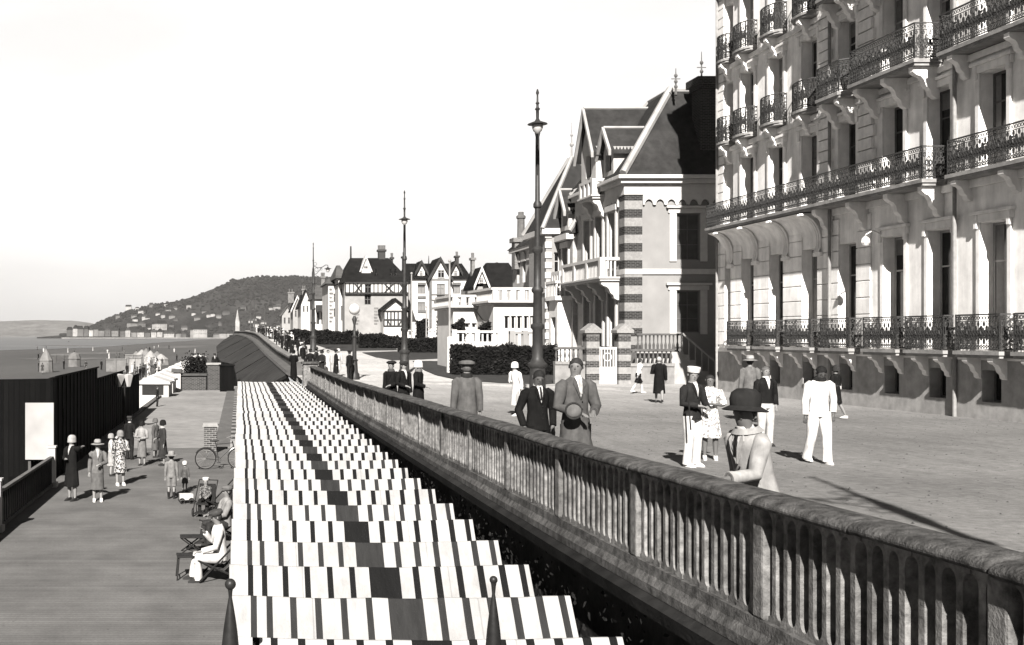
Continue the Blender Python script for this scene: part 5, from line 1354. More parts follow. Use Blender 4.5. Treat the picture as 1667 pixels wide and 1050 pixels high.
windbreak('pale awning stretched just above the huts', 172, 206, 605, 1.9, CANG, True)
windbreak('pale rounded canvas shelter at the right of the hut roofs', 210, 230, 607, 2.2, CANV, True)

# ------------------------------------------------------------------ far town under the hill
TW_ = [mat('town_wall_%s' % n, v, .95, .15, .1, 0, stain=.15, sscale=.05) for n, v in (('pale', .22), ('grey', .11), ('white', .22), ('dull', .06))]
TR_ = [mat('town_roof_%s' % n, v, .95, .2, .1, 0) for n, v in (('dark', .012), ('grey', .03))]
rnt = random.Random(77)
town = [(114,9,532,545,3,0),(122,9,529,545,0,0),(131,9,530,545,1,0),(140,8,530,545,3,0),(148,7,533,545,0,1),(156,8,531,545,1,0),(165,9,534,545,1,0),(175,10,533,545,3,1),(187,12,534,545,1,0),(200,9,534,546,3,0),(208,8,533,546,0,1),(218,9,538,546,1,0),(229,11,538,546,0,0),(240,9,539,546,3,0),(250,9,537,547,0,1),(262,21,521,536,2,0),(259,11,537,546,0,0),(275,17,540,547,0,1),(290,9,541,547,1,0),(299,8,541,547,3,1),(326,24,529,547,0,0),(352,10,542,548,1,1),(363,12,540,548,0,0),(375,9,540,548,2,0),(214,14,523,531,1,0),(230,14,523,532,3,1),(192,7,512,518,1,1),(257,7,508,514,0,1),(315,7,507,514,0,0),(321,10,515,521,1,1),(333,9,505,510,1,0),(345,10,508,516,2,0),(356,9,511,517,1,1),(368,12,506,512,3,1),(279,8,526,533,3,0),(300,10,530,538,1,1),(286,7,518,524,3,1),(403,7,534,544,2,0),(414,8,538,546,0,0),(425,9,538,547,2,1),(436,10,536,548,0,0),(446,8,530,548,1,0)] + [(rnt.randint(205, 455), rnt.randint(6, 10), yb_-rnt.randint(5, 8), yb_, rnt.choice((0, 0, 1, 2, 3)), rnt.choice((0, 1))) for yb_ in [rnt.uniform(497, 539) for _ in range(30)]]
def hill_depth(px, py):
    i = (px-60)/(1200-60)*90; i0 = int(i); b = i-i0; best = 2000
    for k in range(48):
        a = k/3; k0 = min(int(a), 15); a -= k0
        p = (rings[k0][i0]*(1-b)+rings[k0][i0+1]*b)*(1-a) + (rings[k0+1][i0]*(1-b)+rings[k0+1][i0+1]*b)*a
        zc = p.x*S_+p.y*C_
        if HY-(p.z-CZ)*F/zc <= py: return zc-6
    return zc
desc = {0: 'pale', 1: 'grey', 2: 'white', 3: 'drab'}
for i, (px, w, pt, pb, m, rf) in enumerate(town):
    Zc = hill_depth(px, pb) if pb < 544 else 1960
    k = Zc/F; c = at(px, pb, Zc=Zc); W = w*k; Hh = (pb-pt)*k
    near = 'on the hillside' if pb < 540 else 'on the far shore'
    side = 'far left' if px < 160 else 'left' if px < 230 else 'middle' if px < 310 else 'right'
    r = thing('town_house', '%s town house with a %s roof %s, %s' % (desc[m], ('dark', 'grey')[rf], near, side), 'house', (0,0,0), 0, 'far town houses, %s %s %s %s' % (desc[m], ('dark', 'grey')[rf], near, side))
    he = Hh*.62
    mb = MB(); n = max(2, int(w/4)); ops = []
    for a in range(n):
        for z in ((.15, .42), (.58, .85)):
            u = -W/2+W*(a+.3)/n; ops.append((u, u+W*.4/n, he*z[0], he*z[1]))
    wall_grid(mb, 'y', -W/2, W/2, -3, he, ops, 0, W*.04); mb.box(-W/2, W*.04, -3, W/2, W*.6, he); mb.build('wall', TW_[m], r)
    if px == 326 or i % 3 == 0:
        MB().prism([(-W*.56, he), (W*.56, he), (W*.3, Hh*1.0), (-W*.3, Hh*1.0)], 'y', -W*.04, W*.62).build('roof', TR_[rf], r)
    elif i % 3 == 1: MB().prism([(-W*.55, he), (W*.55, he), (0, Hh)], 'y', -W*.04, W*.62).build('roof', TR_[rf], r)
    else: MB().add([(-W*.55,-W*.05,he),(W*.55,-W*.05,he),(W*.55,W*.65,he),(-W*.55,W*.65,he),(-W*.5,W*.3,Hh),(W*.5,W*.3,Hh)], [(0,1,5,4),(1,2,5),(2,3,4,5),(3,0,4),(3,2,1,0)]).build('roof', TR_[rf], r)
    move(r, c, -HEAD+random.Random(i).uniform(-.5, .5))
c = at(386.5, 527, Zc=1700); chh = thing('church_steeple', 'slender pale church steeple below the wooded hill', 'church', (0,0,0)); k = 1700/F
MB().box(-3.4*k, 0, -20, 3.4*k, 6.8*k, 3).build('tower', TW_[0], chh); MB().lathe((0, 3.4*k, 3), [(3.8*k, 0), (.2, 20*k)], 8).build('spire', TW_[2], chh); move(chh, c, -HEAD)
# pale sea front road below the town
mb = MB(); P = [at(px, 548.2, Zc=1900) for px in (100, 200, 300, 380, 450)]
mb.loft([[(p.x, p.y, -1.3), (p.x, p.y, .6), (p.x+2, p.y+12, .7), (p.x+2, p.y+12, -1.3)] for p in P]); o = mb.build('sea_front_road', mat('far_road', .14, .95, .3, .05, 0)); tag(o, kind='structure')
# ------------------------------------------------------------------ people
def cloth(v, w=.25, name=None):
    nm = name or 'cloth_%03d' % int(v*1000)
    if nm in _mats: return _mats[nm]
    t = NT(nm, .95, .03); fo = t.noise(t.obj, 13, 4, .6, stretch=(1, 1, .22))
    f = t.math('MULTIPLY', t.ramp(t.noise(t.obj, 9), 1-w, 1+w), v*.72); f = t.math('MULTIPLY', f, t.ramp(fo, .78, 1.14))
    t.color(f); t.bump(t.math('ADD', t.math('MULTIPLY', fo, 2.0), t.math('MULTIPLY', t.noise(t.obj, 60, 2), .3)), .22, .012)
    _mats[nm] = t.m; return t.m
def skin(v=.25): return mat('skin_%03d' % int(v*1000), v*.6, .6, .08, 20, .1, .002, spec=.3, stain=0, cs='obj')
EYE = mat('eye_dark', .02, .3, .1, 9, 0, spec=.5); LIP = mat('lip', .12, .6, .1, 9, 0)
def print_cloth(name, a, b, sc_=16):
    t = NT(name, .95, .1); n = t.noise(t.obj, sc_, 2, .5)
    t.color(t.ramp(n, a, b, .46, .54)); return t.m

def person(label, x, y, z, H=1.7, face=0, group=None, lean=0, sit=False, top=('jacket', .1), bottom=('trousers', .1), hat=None, hair=.03,
           shirt=None, tie=None, armL='down', armR='down', walk=0, sk=.25, shoes=.02, socks=None, head=(0, 0), fine=True, detail=False, holding=None, seat=.42, age='adult', scarf=None, open_coat=False, bulk=1.0):
    """local frame: faces -y, x to the person's left; H metres tall"""
    r = thing('person', label, 'person', (0,0,0), 0, group)
    hs = 1.0 if age == 'adult' else 1.22          # bigger head for a child
    hipz = .525 if not sit else seat/H+.05
    up = hipz - .525
    Mx = Matrix.Translation((0, 0, hipz)) @ Matrix.Rotation(rad(lean), 4, 'X') @ Matrix.Translation((0, 0, -hipz))
    def U(p): return (Mx @ Vector((p[0], p[1], p[2]+up)))          # upper-body point, unit height
    # ---- joints
    legs = []
    for s in (-1, 1):
        hip = Vector((s*.052, 0, hipz-.015))
        if sit: knee = hip+Vector((s*.035, -.245, .01)); ank = Vector((s*.08, knee.y-.01+s*.02, .045))
        else:
            a = rad(walk*s); knee = hip+Vector((s*.004, -math.sin(a)*.24-.012, -math.cos(a)*.24))
            b = rad(walk*s*.55-(22 if walk*s < 0 else 4)*(1 if walk else .3)); ank = knee+Vector((s*.002, -math.sin(b)*.235, -math.cos(b)*.24))
            ank.z = max(ank.z, .042)
            if not walk: ank = Vector((s*.058, .012, .043))
        legs.append((hip, knee, ank))
    ARM = {'down': ((.16, .06, -1), (.06, -.18, -1)), 'back': ((.16, .35, -1), (-.1, .25, -1)), 'pocket': ((.34, .22, -1), (-.18, -.42, -1)), 'hip': ((.75, .25, -.8), (-.75, -.3, -.55)),
           'fold': ((.28, -.05, -1), (-.85, -.72, .12)), 'fold2': ((.26, -.10, -1), (-.8, -.75, -.12)), 'hold': ((.30, -.12, -1), (-.62, -.85, -.25)), 'chin': ((.2, -.35, -1), (-.35, -.6, .9)),
           'forward': ((.14, -.6, -.8), (-.1, -1, -.15)), 'point': ((.75, -.45, .05), (.8, -.5, .35)), 'raise': ((.55, -.65, .35), (.15, -.75, .75)), 'rail': ((.25, -.62, -.9), (.1, -1, -.16)), 'railcross': ((.35, -.55, -.9), (-.75, -.75, -.12)),
           'swingf': ((.14, -.35, -1), (.02, -.6, -1)), 'swingb': ((.16, .4, -1), (.08, .15, -1)), 'lap': ((.14, -.35, -1), (-.25, -1, -.22)), 'away': ((.4, .1, -1), (.25, -.1, -1))}
    arms = []
    for s, nm in ((-1, armR), (1, armL)):
        d1, d2 = ARM[nm] if isinstance(nm, str) else nm
        sh = U((s*.100, .0, .800)); R3 = Mx.to_3x3()
        e = sh + (R3 @ Vector((d1[0]*s, d1[1], d1[2]))).normalized()*.172
        w = e + (R3 @ Vector((d2[0]*s, d2[1], d2[2]))).normalized()*.148
        arms.append((sh, e, w))
    hc = Vector((0, -.012, .925)); HP = U((0, -.005, .865))
    HM = Matrix.Translation(HP) @ Matrix.Rotation(rad(lean*.0+head[1]), 4, 'X') @ Matrix.Rotation(rad(head[0]), 4, 'Z')
    def Hd(p): return HM @ (Vector(p)*hs)                            # head point relative to the top of the neck
    # ---- body: one skinned surface
    V, E, Rr = [], [], []
    def add(p, rr, par=None):
        V.append(Vector(p)*H); Rr.append(rr*H)
        if par is not None: E.append((par, len(V)-1))
        return len(V)-1
    pel = add((0, 0, hipz), .07); wa = add(U((0, 0, .62)), .066, pel); ch = add(U((0, .002, .72)), .078, wa); nb = add(U((0, .006, .795)), .044, ch)
    nk = add(U((0, .0, .848)), .030, nb); h0 = add(Hd((0, -.012, .02)), .040*hs, nk); h1 = add(Hd((0, -.006, .062)), .051*hs, h0); h2 = add(Hd((0, .0, .10)), .046*hs, h1)
    for hip, knee, ank in legs:
        a = add(hip, .052, pel); b = add((hip+knee)/2+Vector((0, -.004, 0)), .046, a); c = add(knee, .034, b); d = add((knee*2+ank)/3+Vector((0, .012, 0)), .034, c); e = add(ank, .019, d); add(ank+Vector((0, -.060, -.028)), .009, e)
    for (sh, e_, w_), s in zip(arms, (-1, 1)):
        a = add(sh+Vector((0, 0, -.010)), .027, nb); b = add(e_, .025, a); c = add(w_, .0165, b)
        fd = (w_-e_).normalized(); side = fd.orthogonal()
        ref = Vector((0, 0, 1)) if abs(fd.z) < .8 else Vector((0, -1, 0)); side = fd.cross(ref).normalized(); nrm = side.cross(fd)
        if fine:
            pm = add(w_+fd*.032, .017, c)
            for k in range(4):
                o_ = (k-1.5)*.0098; f0 = add(w_+fd*.052+side*o_, .0062, pm); ln = (.030, .036, .033, .025)[k]
                f1 = add(w_+fd*(.052+ln*.6)+side*o_*1.1-nrm*.004, .0056, f0); add(w_+fd*(.052+ln)+side*o_*1.1-nrm*.014, .005, f1)
            t0 = add(w_+fd*.022+side*s*.018-nrm*.006, .0068, c); add(w_+fd*.045+side*s*.026-nrm*.012, .0058, t0)
        else: add(w_+fd*.05, .018, c)
    me = bpy.data.meshes.new('body'); me.from_pydata([tuple(v) for v in V], E, []); bo = bpy.data.objects.new('body', me); col.objects.link(bo)
    bo.parent = r; KIDS.setdefault(r.name, []).append(bo); me.materials.append(skin(sk))
    m_ = bo.modifiers.new('skin', 'SKIN'); m_.use_smooth_shade = True; m_.branch_smoothing = .3
    for i, sv in enumerate(me.skin_vertices[0].data): sv.radius = (Rr[i], Rr[i]); sv.use_root = (i == 0)
    s_ = bo.modifiers.new('subdivision', 'SUBSURF'); s_.levels = 1; s_.render_levels = 2 if detail else 1
    SC = lambda mb: mb.warp(lambda v: v*H)
    n = 16
    rnd = random.Random(label)
    ph = rnd.uniform(0, 6)
    def ringat(M_, c, rx, ry, amp=0, k=6, front=None):
        out = []
        for i in range(n):
            a = 2*PI*i/n; q = 1+amp*math.sin(k*a+ph)+amp*.5*math.sin((k+3)*a+ph*2); p = Vector((c[0]+rx*q*math.cos(a), c[1]+ry*q*math.sin(a), c[2])); out.append(M_(p))
        return out
    Id = lambda p: Vector(p)
    # ---- lower garments
    kind = bottom[0] if bottom else None; bm_ = cloth(bottom[1]) if bottom and isinstance(bottom[1], (int, float)) else (bottom[1] if bottom else None)
    if kind in ('trousers', 'shorts'):
        mb = MB(); kmul = 1.0 if kind == 'trousers' else .0
        mb.loft([ringat(Id, (0, .002, hipz-.055), .088, .066), ringat(Id, (0, 0, hipz), .094, .072), ringat(U, (0, 0, .60), .084, .064), ringat(U, (0, 0, .635), .078, .06)])
        for hip, knee, ank in legs:
            if kind == 'trousers':
                end = ank+Vector((0, .0, -.018)); pts = [hip+Vector((0, 0, .0)), (hip+knee)/2, knee, (knee+ank)/2, end]; rr = [.062, .056, .045, .042, .046]
            else: pts = [hip, (hip+knee)/2, hip.lerp(knee, .95)]; rr = [.062, .060, .060]
            mb.tube(pts, rr, 12)
        SC(mb).build('trousers' if kind == 'trousers' else 'shorts', bm_, r, smooth=True)
    elif kind == 'skirt':
        hem = bottom[2] if len(bottom) > 2 else .24
        mb = MB()
        if sit:
            kz = legs[0][1].z
            mb.loft([ringat(U, (0, 0, .63), .08, .062), ringat(Id, (0, -.02, hipz), .10, .09, .03), ringat(lambda p: Vector((p.x, p.y, p.z)), (0, -.13, hipz-.005), .105, .14, .02), [Vector((p.x, p.y, kz-.12+.02*math.sin(i))) for i, p in enumerate(ringat(Id, (0, -.16, kz), .105, .13))]])
        else:
            mb.loft([ringat(Id, (0, -walk*.0006, hem), .112, .094, .05, 7), ringat(Id, (0, 0, (hem+hipz)/2-.02), .104, .086, .03, 7), ringat(Id, (0, 0, hipz), .095, .076, .01), ringat(U, (0, 0, .60), .082, .064), ringat(U, (0, 0, .65), .074, .056)])
        SC(mb).build('skirt', bm_, r, smooth=True)
    # ---- upper garments
    ts, tv = top[0], top[1]; tm = cloth(tv) if isinstance(tv, (int, float)) else tv
    mb = MB(); zsh = [(z_, a*(bulk if z_ < .82 else 1), b*(bulk if z_ < .82 else 1)) for z_, a, b in ((.72, .095, .070), (.775, .105, .066), (.803, .100, .058), (.826, .072, .048), (.848, .040, .040))]
    if ts == 'coat':
        hem = top[2] if len(top) > 2 else .27
        fl = (.150 if open_coat else .124)*bulk
        low = [ringat(Id, (0, .004, hem), fl, .100, .055, 5), ringat(Id, (0, .002, (hem+hipz)/2), .114*bulk, .090*bulk, .032, 5), ringat(Id, (0, 0, hipz), .104*bulk, .080*bulk, .012, 5)] if not sit else [ringat(Id, (0, 0, hipz-.03), .11, .09)]
        mb.loft(low + [ringat(U, (0, 0, .62), .092*bulk, .069*bulk, .014)] + [ringat(U, (0, 0, z_), a, b) for z_, a, b in zsh])
    elif ts in ('jacket', 'sweater', 'blouse'):
        hem = {'jacket': .475, 'sweater': .53, 'blouse': .57}[ts]
        low = [ringat(Id, (0, 0, hem), .104, .080, .02, 5)] if (hem < .52 and not sit) else [ringat(U, (0, 0, max(hem, .53)), .097, .074, .015, 5)]
        mb.loft(low + [ringat(U, (0, 0, .585), .091, .070, .01), ringat(U, (0, 0, .63), .086, .064, .012)] + [ringat(U, (0, 0, z_), a*.98, b) for z_, a, b in zsh])
    elif ts == 'dress':
        hem = top[2] if len(top) > 2 else .27
        mb.loft([ringat(Id, (0, 0, hem), .116, .098, .06, 7), ringat(Id, (0, 0, (hem+hipz)/2), .104, .084, .03, 7), ringat(Id, (0, 0, hipz), .092, .074, .01), ringat(U, (0, 0, .62), .074, .058)] + [ringat(U, (0, 0, z_), a*.93, b*.96) for z_, a, b in zsh])
    sl = .97 if ts not in ('dress',) else (top[3] if len(top) > 3 else .45)
    for sh, e_, w_ in arms:
        if sl > .6:
            k = (.048 if ts == 'coat' else .043)*(.92 if bulk > 1 else 1)
            ax = (sh-U((0, 0, .80))).normalized(); dn = (e_-sh).normalized()
            mb.tube([sh-ax*.035+Vector((0, 0, .002)), sh-ax*.012+Vector((0, 0, -.001)), sh+ax*.006+dn*.02, sh.lerp(e_, .5), e_, e_.lerp(w_, .5), e_.lerp(w_, sl)], [k*.45, k*.8, k*.95, k*.9, k*.8, k*.72, k*.68], 10)
        else: mb.tube([sh+Vector((-.03 if sh.x > 0 else .03, 0, .0)), sh+Vector((0, 0, -.004)), sh.lerp(e_, .5), sh.lerp(e_, .95)], [.02, .037, .040, .042], 10)
    SC(mb).build({'coat': 'coat', 'jacket': 'jacket', 'sweater': 'sweater', 'blouse': 'blouse', 'dress': 'dress'}[ts], tm, r, smooth=True)
    PROF = [(z_, a*(bulk if z_ < .82 else 1), b*(bulk if z_ < .82 else 1)) for z_, a, b in ((.60, .090, .070), (.72, .097, .072), (.775, .106, .067), (.803, .101, .059), (.826, .073, .049), (.848, .041, .041), (.87, .036, .038))]
    def FR(x, z_, off):          # a point lying on the front of the chest
        for (za, ra, qa), (zb, rb, qb) in zip(PROF, PROF[1:]):
            if z_ <= zb: break
        t_ = (z_-za)/(zb-za); rx, ry = ra+(rb-ra)*t_, qa+(qb-qa)*t_
        return U((x, -ry*math.sqrt(max(.05, 1-(x/rx)**2))-off, z_))
    if ts in ('coat', 'jacket') and sl > .6 and fine:
        mb = MB()
        for s in (-1, 1):
            P = [FR(s*.030, .842, .0), FR(s*.050, .80, .0), FR(s*.030, .75, .001), FR(s*.004, .69, .001), FR(s*.003, .70, .001), FR(s*.016, .77, .001), FR(s*.022, .82, .0)]
            mb.loft([[p+Vector((0, -.007, 0)) for p in P], P])
        SC(mb).build('lapels', tm, r)
    if ts in ('coat', 'jacket') and fine:
        mb = MB()
        for k in range(3): mb.ball(tuple(FR(.012, .675-.052*k, .004)), .0052, 6, 4)
        SC(mb).build('buttons', cloth(.02), r)
    if detail:
        for sh, e_, w_ in arms: SC(MB().tube([e_.lerp(w_, .80), e_.lerp(w_, .97)], [.0335, .0345], 12)).build('cuff', tm, r, smooth=True)
        for s in (-1, 1):
            P = [FR(s*(.062+dx), z_, .004) for dx, z_ in ((-.026, .60), (.026, .60), (.026, .575), (-.026, .575))]; Q = [p+Vector((0, -.006, 0)) for p in P]
            SC(MB().loft([P, Q])).build('pocket_flap', tm, r)
        SC(MB().loft([ringat(U, (0, .006, .822), .070, .060), ringat(U, (0, .004, .852), .052, .052), ringat(U, (0, .006, .828), .082, .068)])).build('coat_collar', tm, r, smooth=True)
    if shirt is not None:
        P = [FR(-.026, .846, .0), FR(0, .846, .0), FR(.026, .846, .0), FR(.021, .80, .0), FR(.012, .755, .0), FR(0, .705, .0), FR(-.012, .755, .0), FR(-.021, .80, .0)]
        mb = MB().loft([[p+Vector((0, -.004, 0)) for p in P], P]); so = SC(mb).build('shirt_front', cloth(shirt), r)
        mb = MB().loft([ringat(U, (0, -.002, .838), .041, .042), ringat(U, (0, -.003, .862), .036, .038)]); SC(mb).build('collar', cloth(shirt), r, smooth=True)
    if tie is not None:
        P = [FR(-.007, .838, .005), FR(.007, .838, .005), FR(.009, .79, .005), FR(.008, .73, .005), FR(-.008, .73, .005), FR(-.009, .79, .005)]
        SC(MB().loft([[p+Vector((0, -.005, 0)) for p in P], P])).build('tie', cloth(tie), r)
    if scarf is not None:
        SC(MB().loft([ringat(U, (0, -.002, .825), .062, .056), ringat(U, (0, -.004, .85), .060, .058, .05), ringat(U, (0, -.004, .872), .045, .046)])).build('scarf', cloth(scarf), r, smooth=True)
    # ---- head: hair, face, hat
    if hair is not None:
        mb = MB(); rings = []
        tl = Matrix.Rotation(rad(-46), 3, 'X')
        for k in range(7):
            t_ = rad(6+k*17.6)
            rings.append([Hd(Vector((0, .003, .064)) + tl @ Vector((.0495*math.sin(t_)*math.cos(2*PI*i/n), .057*math.sin(t_)*math.sin(2*PI*i/n), .057*math.cos(t_)))*(1+rnd.uniform(-.05, .05)*(k > 1))) for i in range(n)])
        mb.loft(rings); SC(mb).build('hair', mat('hair_%03d' % int(hair*1000), hair, .7, .3, 20, .4, .004, stain=0, cs='obj'), r, smooth=True)
    if fine:
        mb = MB()
        for s in (-1, 1): mb.ball(tuple(Hd((s*.020, -.050, .064))), .0046*hs, 6, 4, 1.3, 1, .8)
        SC(mb).build('eyes', EYE, r)
        P_ = [Hd((-.008, -.046, .040)), Hd((.008, -.046, .040)), Hd((.004, -.046, .068)), Hd((-.004, -.046, .068)), Hd((0, -.063, .044))]
        SC(MB().add(P_, [(0, 1, 4), (1, 2, 4), (2, 3, 4), (3, 0, 4), (3, 2, 1, 0)])).build('nose', skin(sk), r, smooth=True)
        mb = MB(); mb.ball(tuple(Hd((0, -.047, .026))), .0085*hs, 8, 4, 1.4, .45, .32); SC(mb).build('mouth', LIP, r)
        mb = MB()
        for s in (-1, 1): mb.ball(tuple(Hd((s*.0495, .006, .055))), .0105*hs, 8, 5, .5, .8, 1.35)
        SC(mb).build('ears', skin(sk), r, smooth=True)
    if hat:
        hk, hv = hat[0], hat[1]; hm = cloth(hv) if isinstance(hv, (int, float)) else hv
        T = lambda prof, sx=1, sy=1.12, dy=.004: [[Hd((q*sx*math.cos(2*PI*i/18), dy+q*sy*math.sin(2*PI*i/18), z_)) for i in range(18)] for q, z_ in prof]
        mb = MB()
        if hk == 'brim': mb.loft(T([(.056, .078), (.108, .072), (.112, .078), (.060, .090), (.061, .112), (.055, .145), (.035, .158), (.004, .152)]))
        elif hk == 'bigbrim': mb.loft(T([(.058, .074), (.098, .064), (.103, .068), (.067, .088), (.071, .118), (.064, .150), (.040, .170), (.004, .173)]))
        elif hk == 'cloche': mb.loft(T([(.058, .030), (.068, .034), (.066, .052), (.064, .095), (.052, .128), (.028, .145), (.003, .148)], 1, 1.12, .008))
        elif hk == 'cap':
            mb.loft(T([(.058, .082), (.064, .092), (.068, .112), (.056, .132), (.003, .138)])); P = [Hd((q*.045, -.050-.045*math.sqrt(max(0, 1-q*q)), .080)) for q in (-1, -.6, 0, .6, 1)] + [Hd((q*.045, -.040, .086)) for q in (1, .6, 0, -.6, -1)]
            mb.loft([P, [p+Vector((0, 0, .008)) for p in P]])
        elif hk == 'sailor': mb.loft(T([(.053, .085), (.058, .088), (.063, .112), (.064, .136), (.059, .140), (.003, .134)], 1, 1.08))
        elif hk == 'beret': mb.loft(T([(.056, .085), (.080, .100), (.080, .118), (.050, .135), (.003, .14)], 1.05, 1.1, .012))
        elif hk == 'bonnet': mb.loft(T([(.060, .040), (.066, .06), (.068, .10), (.055, .135), (.003, .150)], 1, 1.12, .014))
        ho = SC(mb).build('hat', hm, r, smooth=True)
        if hk in ('brim', 'cloche', 'bigbrim') and len(hat) > 2:
            SC(MB().loft(T([(.0625, .090), (.065, .091), (.066, .106), (.0625, .107)] if hk != 'cloche' else [(.0668, .05), (.069, .051), (.0685, .068), (.066, .069)]))).build('hat_band', cloth(hat[2]), ho)
    # ---- shoes, socks
    for hip, knee, ank in legs:
        if socks is not None: SC(MB().tube([ank+Vector((0, 0, -.01)), ank.lerp(knee, .5), ank.lerp(knee, .8)], [.026, .037, .039], 8)).build('sock', cloth(socks), r, smooth=True)
        a = ank; mb = MB(); zf = a.z-.043
        mb.loft([[Vector((a.x+u, a.y+v, zf+w_)) for u, v, w_ in ((-.020, .030, .002), (.020, .030, .002), (.020, .028, .045), (-.020, .028, .045))], [Vector((a.x+u, a.y+v, zf+w_)) for u, v, w_ in ((-.024, -.02, 0), (.024, -.02, 0), (.021, -.012, .052), (-.021, -.012, .052))], [Vector((a.x+u, a.y+v, zf+w_)) for u, v, w_ in ((-.026, -.07, 0), (.026, -.07, 0), (.022, -.068, .028), (-.022, -.068, .028))], [Vector((a.x+u, a.y+v, zf+w_)) for u, v, w_ in ((-.015, -.108, 0), (.015, -.108, 0), (.012, -.104, .016), (-.012, -.104, .016))]])
        o = SC(mb).build('shoe', mat('shoe_%03d' % int(shoes*1000), shoes, .5, .1, 9, 0), r, smooth=True)
    move(r, (x, y, z), rad(face))
    r['_H'] = 0; del r['_H']
    return r, arms, H
def deckp(label, px, fy, hy, **k):
    p = at(px, fy, z=0); Zc = F*CZ/(fy-HY); H = CZ+(HY-hy)*Zc/F
    if 'Hmul' in k: H *= k.pop('Hmul')
    return person(label, p.x, p.y, 0, H=H, **k)
def promp(label, px, Zc, H, **k):
    p = at(px, HY, Zc=Zc); return person(label, p.x, p.y, zgp(p.x, p.y), H=H, **k)
DG = 'walkers on the lower boardwalk'; PG = 'strollers on the promenade'
# -- lower boardwalk
deckp('woman in a long black coat and pale cloche hat beside the white railing post', 117, 815, 709, face=-35, top=('coat', .012, .24), bottom=('skirt', .012, .22), hat=('cloche', .3), shirt=.4, armR='fold', armL='point', sk=.25, group=DG)
deckp('woman in a light grey suit and brimmed hat casting a long shadow', 159, 816, 717, face=10, top=('jacket', .13), bottom=('skirt', .10, .2), hat=('brim', .28, .06), armL='fold2', armR='down', shoes=.5, sk=.3, shirt=.35, group=DG)
deckp('woman in a dark flowered dress and pale hat behind the grey suit', 196, 790, 701, face=20, top=('dress', print_cloth('flower_print', .02, .3, 22), .24, .9), bottom=None, hat=('cloche', .2), shoes=.5, sk=.3, armL='fold', group=DG)
deckp('man in a dark suit and flat cap at the edge of the huts', 211, 748, 677, face=150, top=('jacket', .015), bottom=('trousers', .02), hat=('cap', .04), shirt=.5, armR='fold', group=DG)
deckp('woman in white with raised arm among the boardwalk group', 181, 775, 706, face=100, top=('blouse', .4), bottom=('skirt', .3, .25), hat=('cloche', .25), armL='raise', armR='fold', sk=.35, group=DG)
deckp('woman in a pale blouse and dark cloche holding a dark bag', 231, 758, 685, face=-20, top=('blouse', .26), bottom=('skirt', .14, .2), hat=('cloche', .015), armR='fold', armL='fold2', shoes=.05, sk=.3, group=DG)
deckp('woman in a grey coat and soft hat turning to her friend', 253, 745, 681, face=70, top=('coat', .08, .2), bottom=('skirt', .03, .2), hat=('cloche', .10), armL='fold', sk=.25, group=DG)
deckp('woman in a dark skirt with a light scarf next to the grey coat', 265, 758, 684, face=-70, top=('coat', .035, .25), bottom=('skirt', .03, .18), hat=('cloche', .015), scarf=.35, armR='hold', sk=.25, group=DG)
deckp('boy in a pale belted jacket with bare knees and dark socks', 279, 812, 738, face=175, top=('jacket', .17), bottom=('shorts', .17), hat=('brim', .22), socks=.02, age='child', sk=.28, group=DG)
deckp('toddler in a white bonnet and grey smock pulling a toy cart', 301, 800, 752, face=165, top=('dress', .09, .28, .9), bottom=None, hat=('bonnet', .6), age='child', sk=.28, armR='down', group=DG)
p = at(335, 836, z=0)
person('child in a square white hat sitting in the pushchair', p.x, p.y, .0, H=1.02, face=-12, sit=True, seat=.30, top=('jacket', print_cloth('check_cloth', .03, .12, 30)), bottom=('trousers', .02), hat=('sailor', .62), age='child', armL='lap', armR='lap', group='children on the boardwalk')
p = at(361, 944, z=0)
person('man in a white suit and grey cap reading in a deck chair by the tents', p.x-.02, p.y, 0, H=1.72, face=-82, sit=True, seat=.34, lean=4, top=('jacket', .52), bottom=('trousers', .5), hat=('cap', .06), armL='lap', armR='chin', head=(0, 14), shoes=.02, socks=.3, sk=.2)
p = at(366, 884, z=0)
person('person in a light grey coat seated behind the man in white', p.x, p.y, 0, H=1.62, face=-70, sit=True, seat=.34, lean=-6, top=('coat', .2), bottom=('trousers', .03), hat=('cap', .12), armL='lap', armR='lap', sk=.2)
deckp('small dark-clad person by the far ramp kerb', 256, 662, 628, face=90, top=('jacket', .02), bottom=('trousers', .02), fine=False, group='far people by the huts')
# -- promenade, near figures
cope = lambda y: zg(y)+1.12
p = Vector((4.02, 8.15, 0))
r_, arms_, H_ = person('child in a pale jacket and dark felt hat leaning on the balustrade', 4.02, 8.34, zg(8.34), H=1.62, face=-76, lean=12, bulk=1.10, top=('coat', .27, .40), bottom=('trousers', .24), hat=('bigbrim', .022, .012), hair=.03, shirt=.5, tie=.015, armR='down', armL=((.12, -.50, -.78), (.02, -1, .10)), head=(30, -3), sk=.13, detail=True, age='adult')
promp('sailor in a white round cap, dark tunic and white trousers carrying a cane', 1127, 18.2, 1.68, face=22, top=('jacket', .020), bottom=('trousers', .55), hat=('sailor', .6), shirt=.5, shoes=.5, armR='fold2', armL='hold', head=(-25, 8), sk=.22, group=PG)
p = at(1127, HY, Zc=18.0); cn = thing('walking_cane', 'thin dark walking cane held by the sailor in the white cap', 'cane', (p.x, p.y, zg(p.y))); q = at(1124, 668, Zc=17.85); q2_ = at(1125.5, 725-38, Zc=17.8)
MB().tube([at(1121, 652, Zc=17.8), at(1124.5, 700, Zc=17.75)], .013, 6).build('shaft', DW, cn)
promp('girl in a white printed summer dress beside the sailor', 1156, 19.3, 1.55, face=-20, top=('dress', print_cloth('summer_print', .16, .62, 26), .26, .3), bottom=None, hair=.02, hat=None, armL='fold', armR='hold', sk=.14, shoes=.4, group=PG)
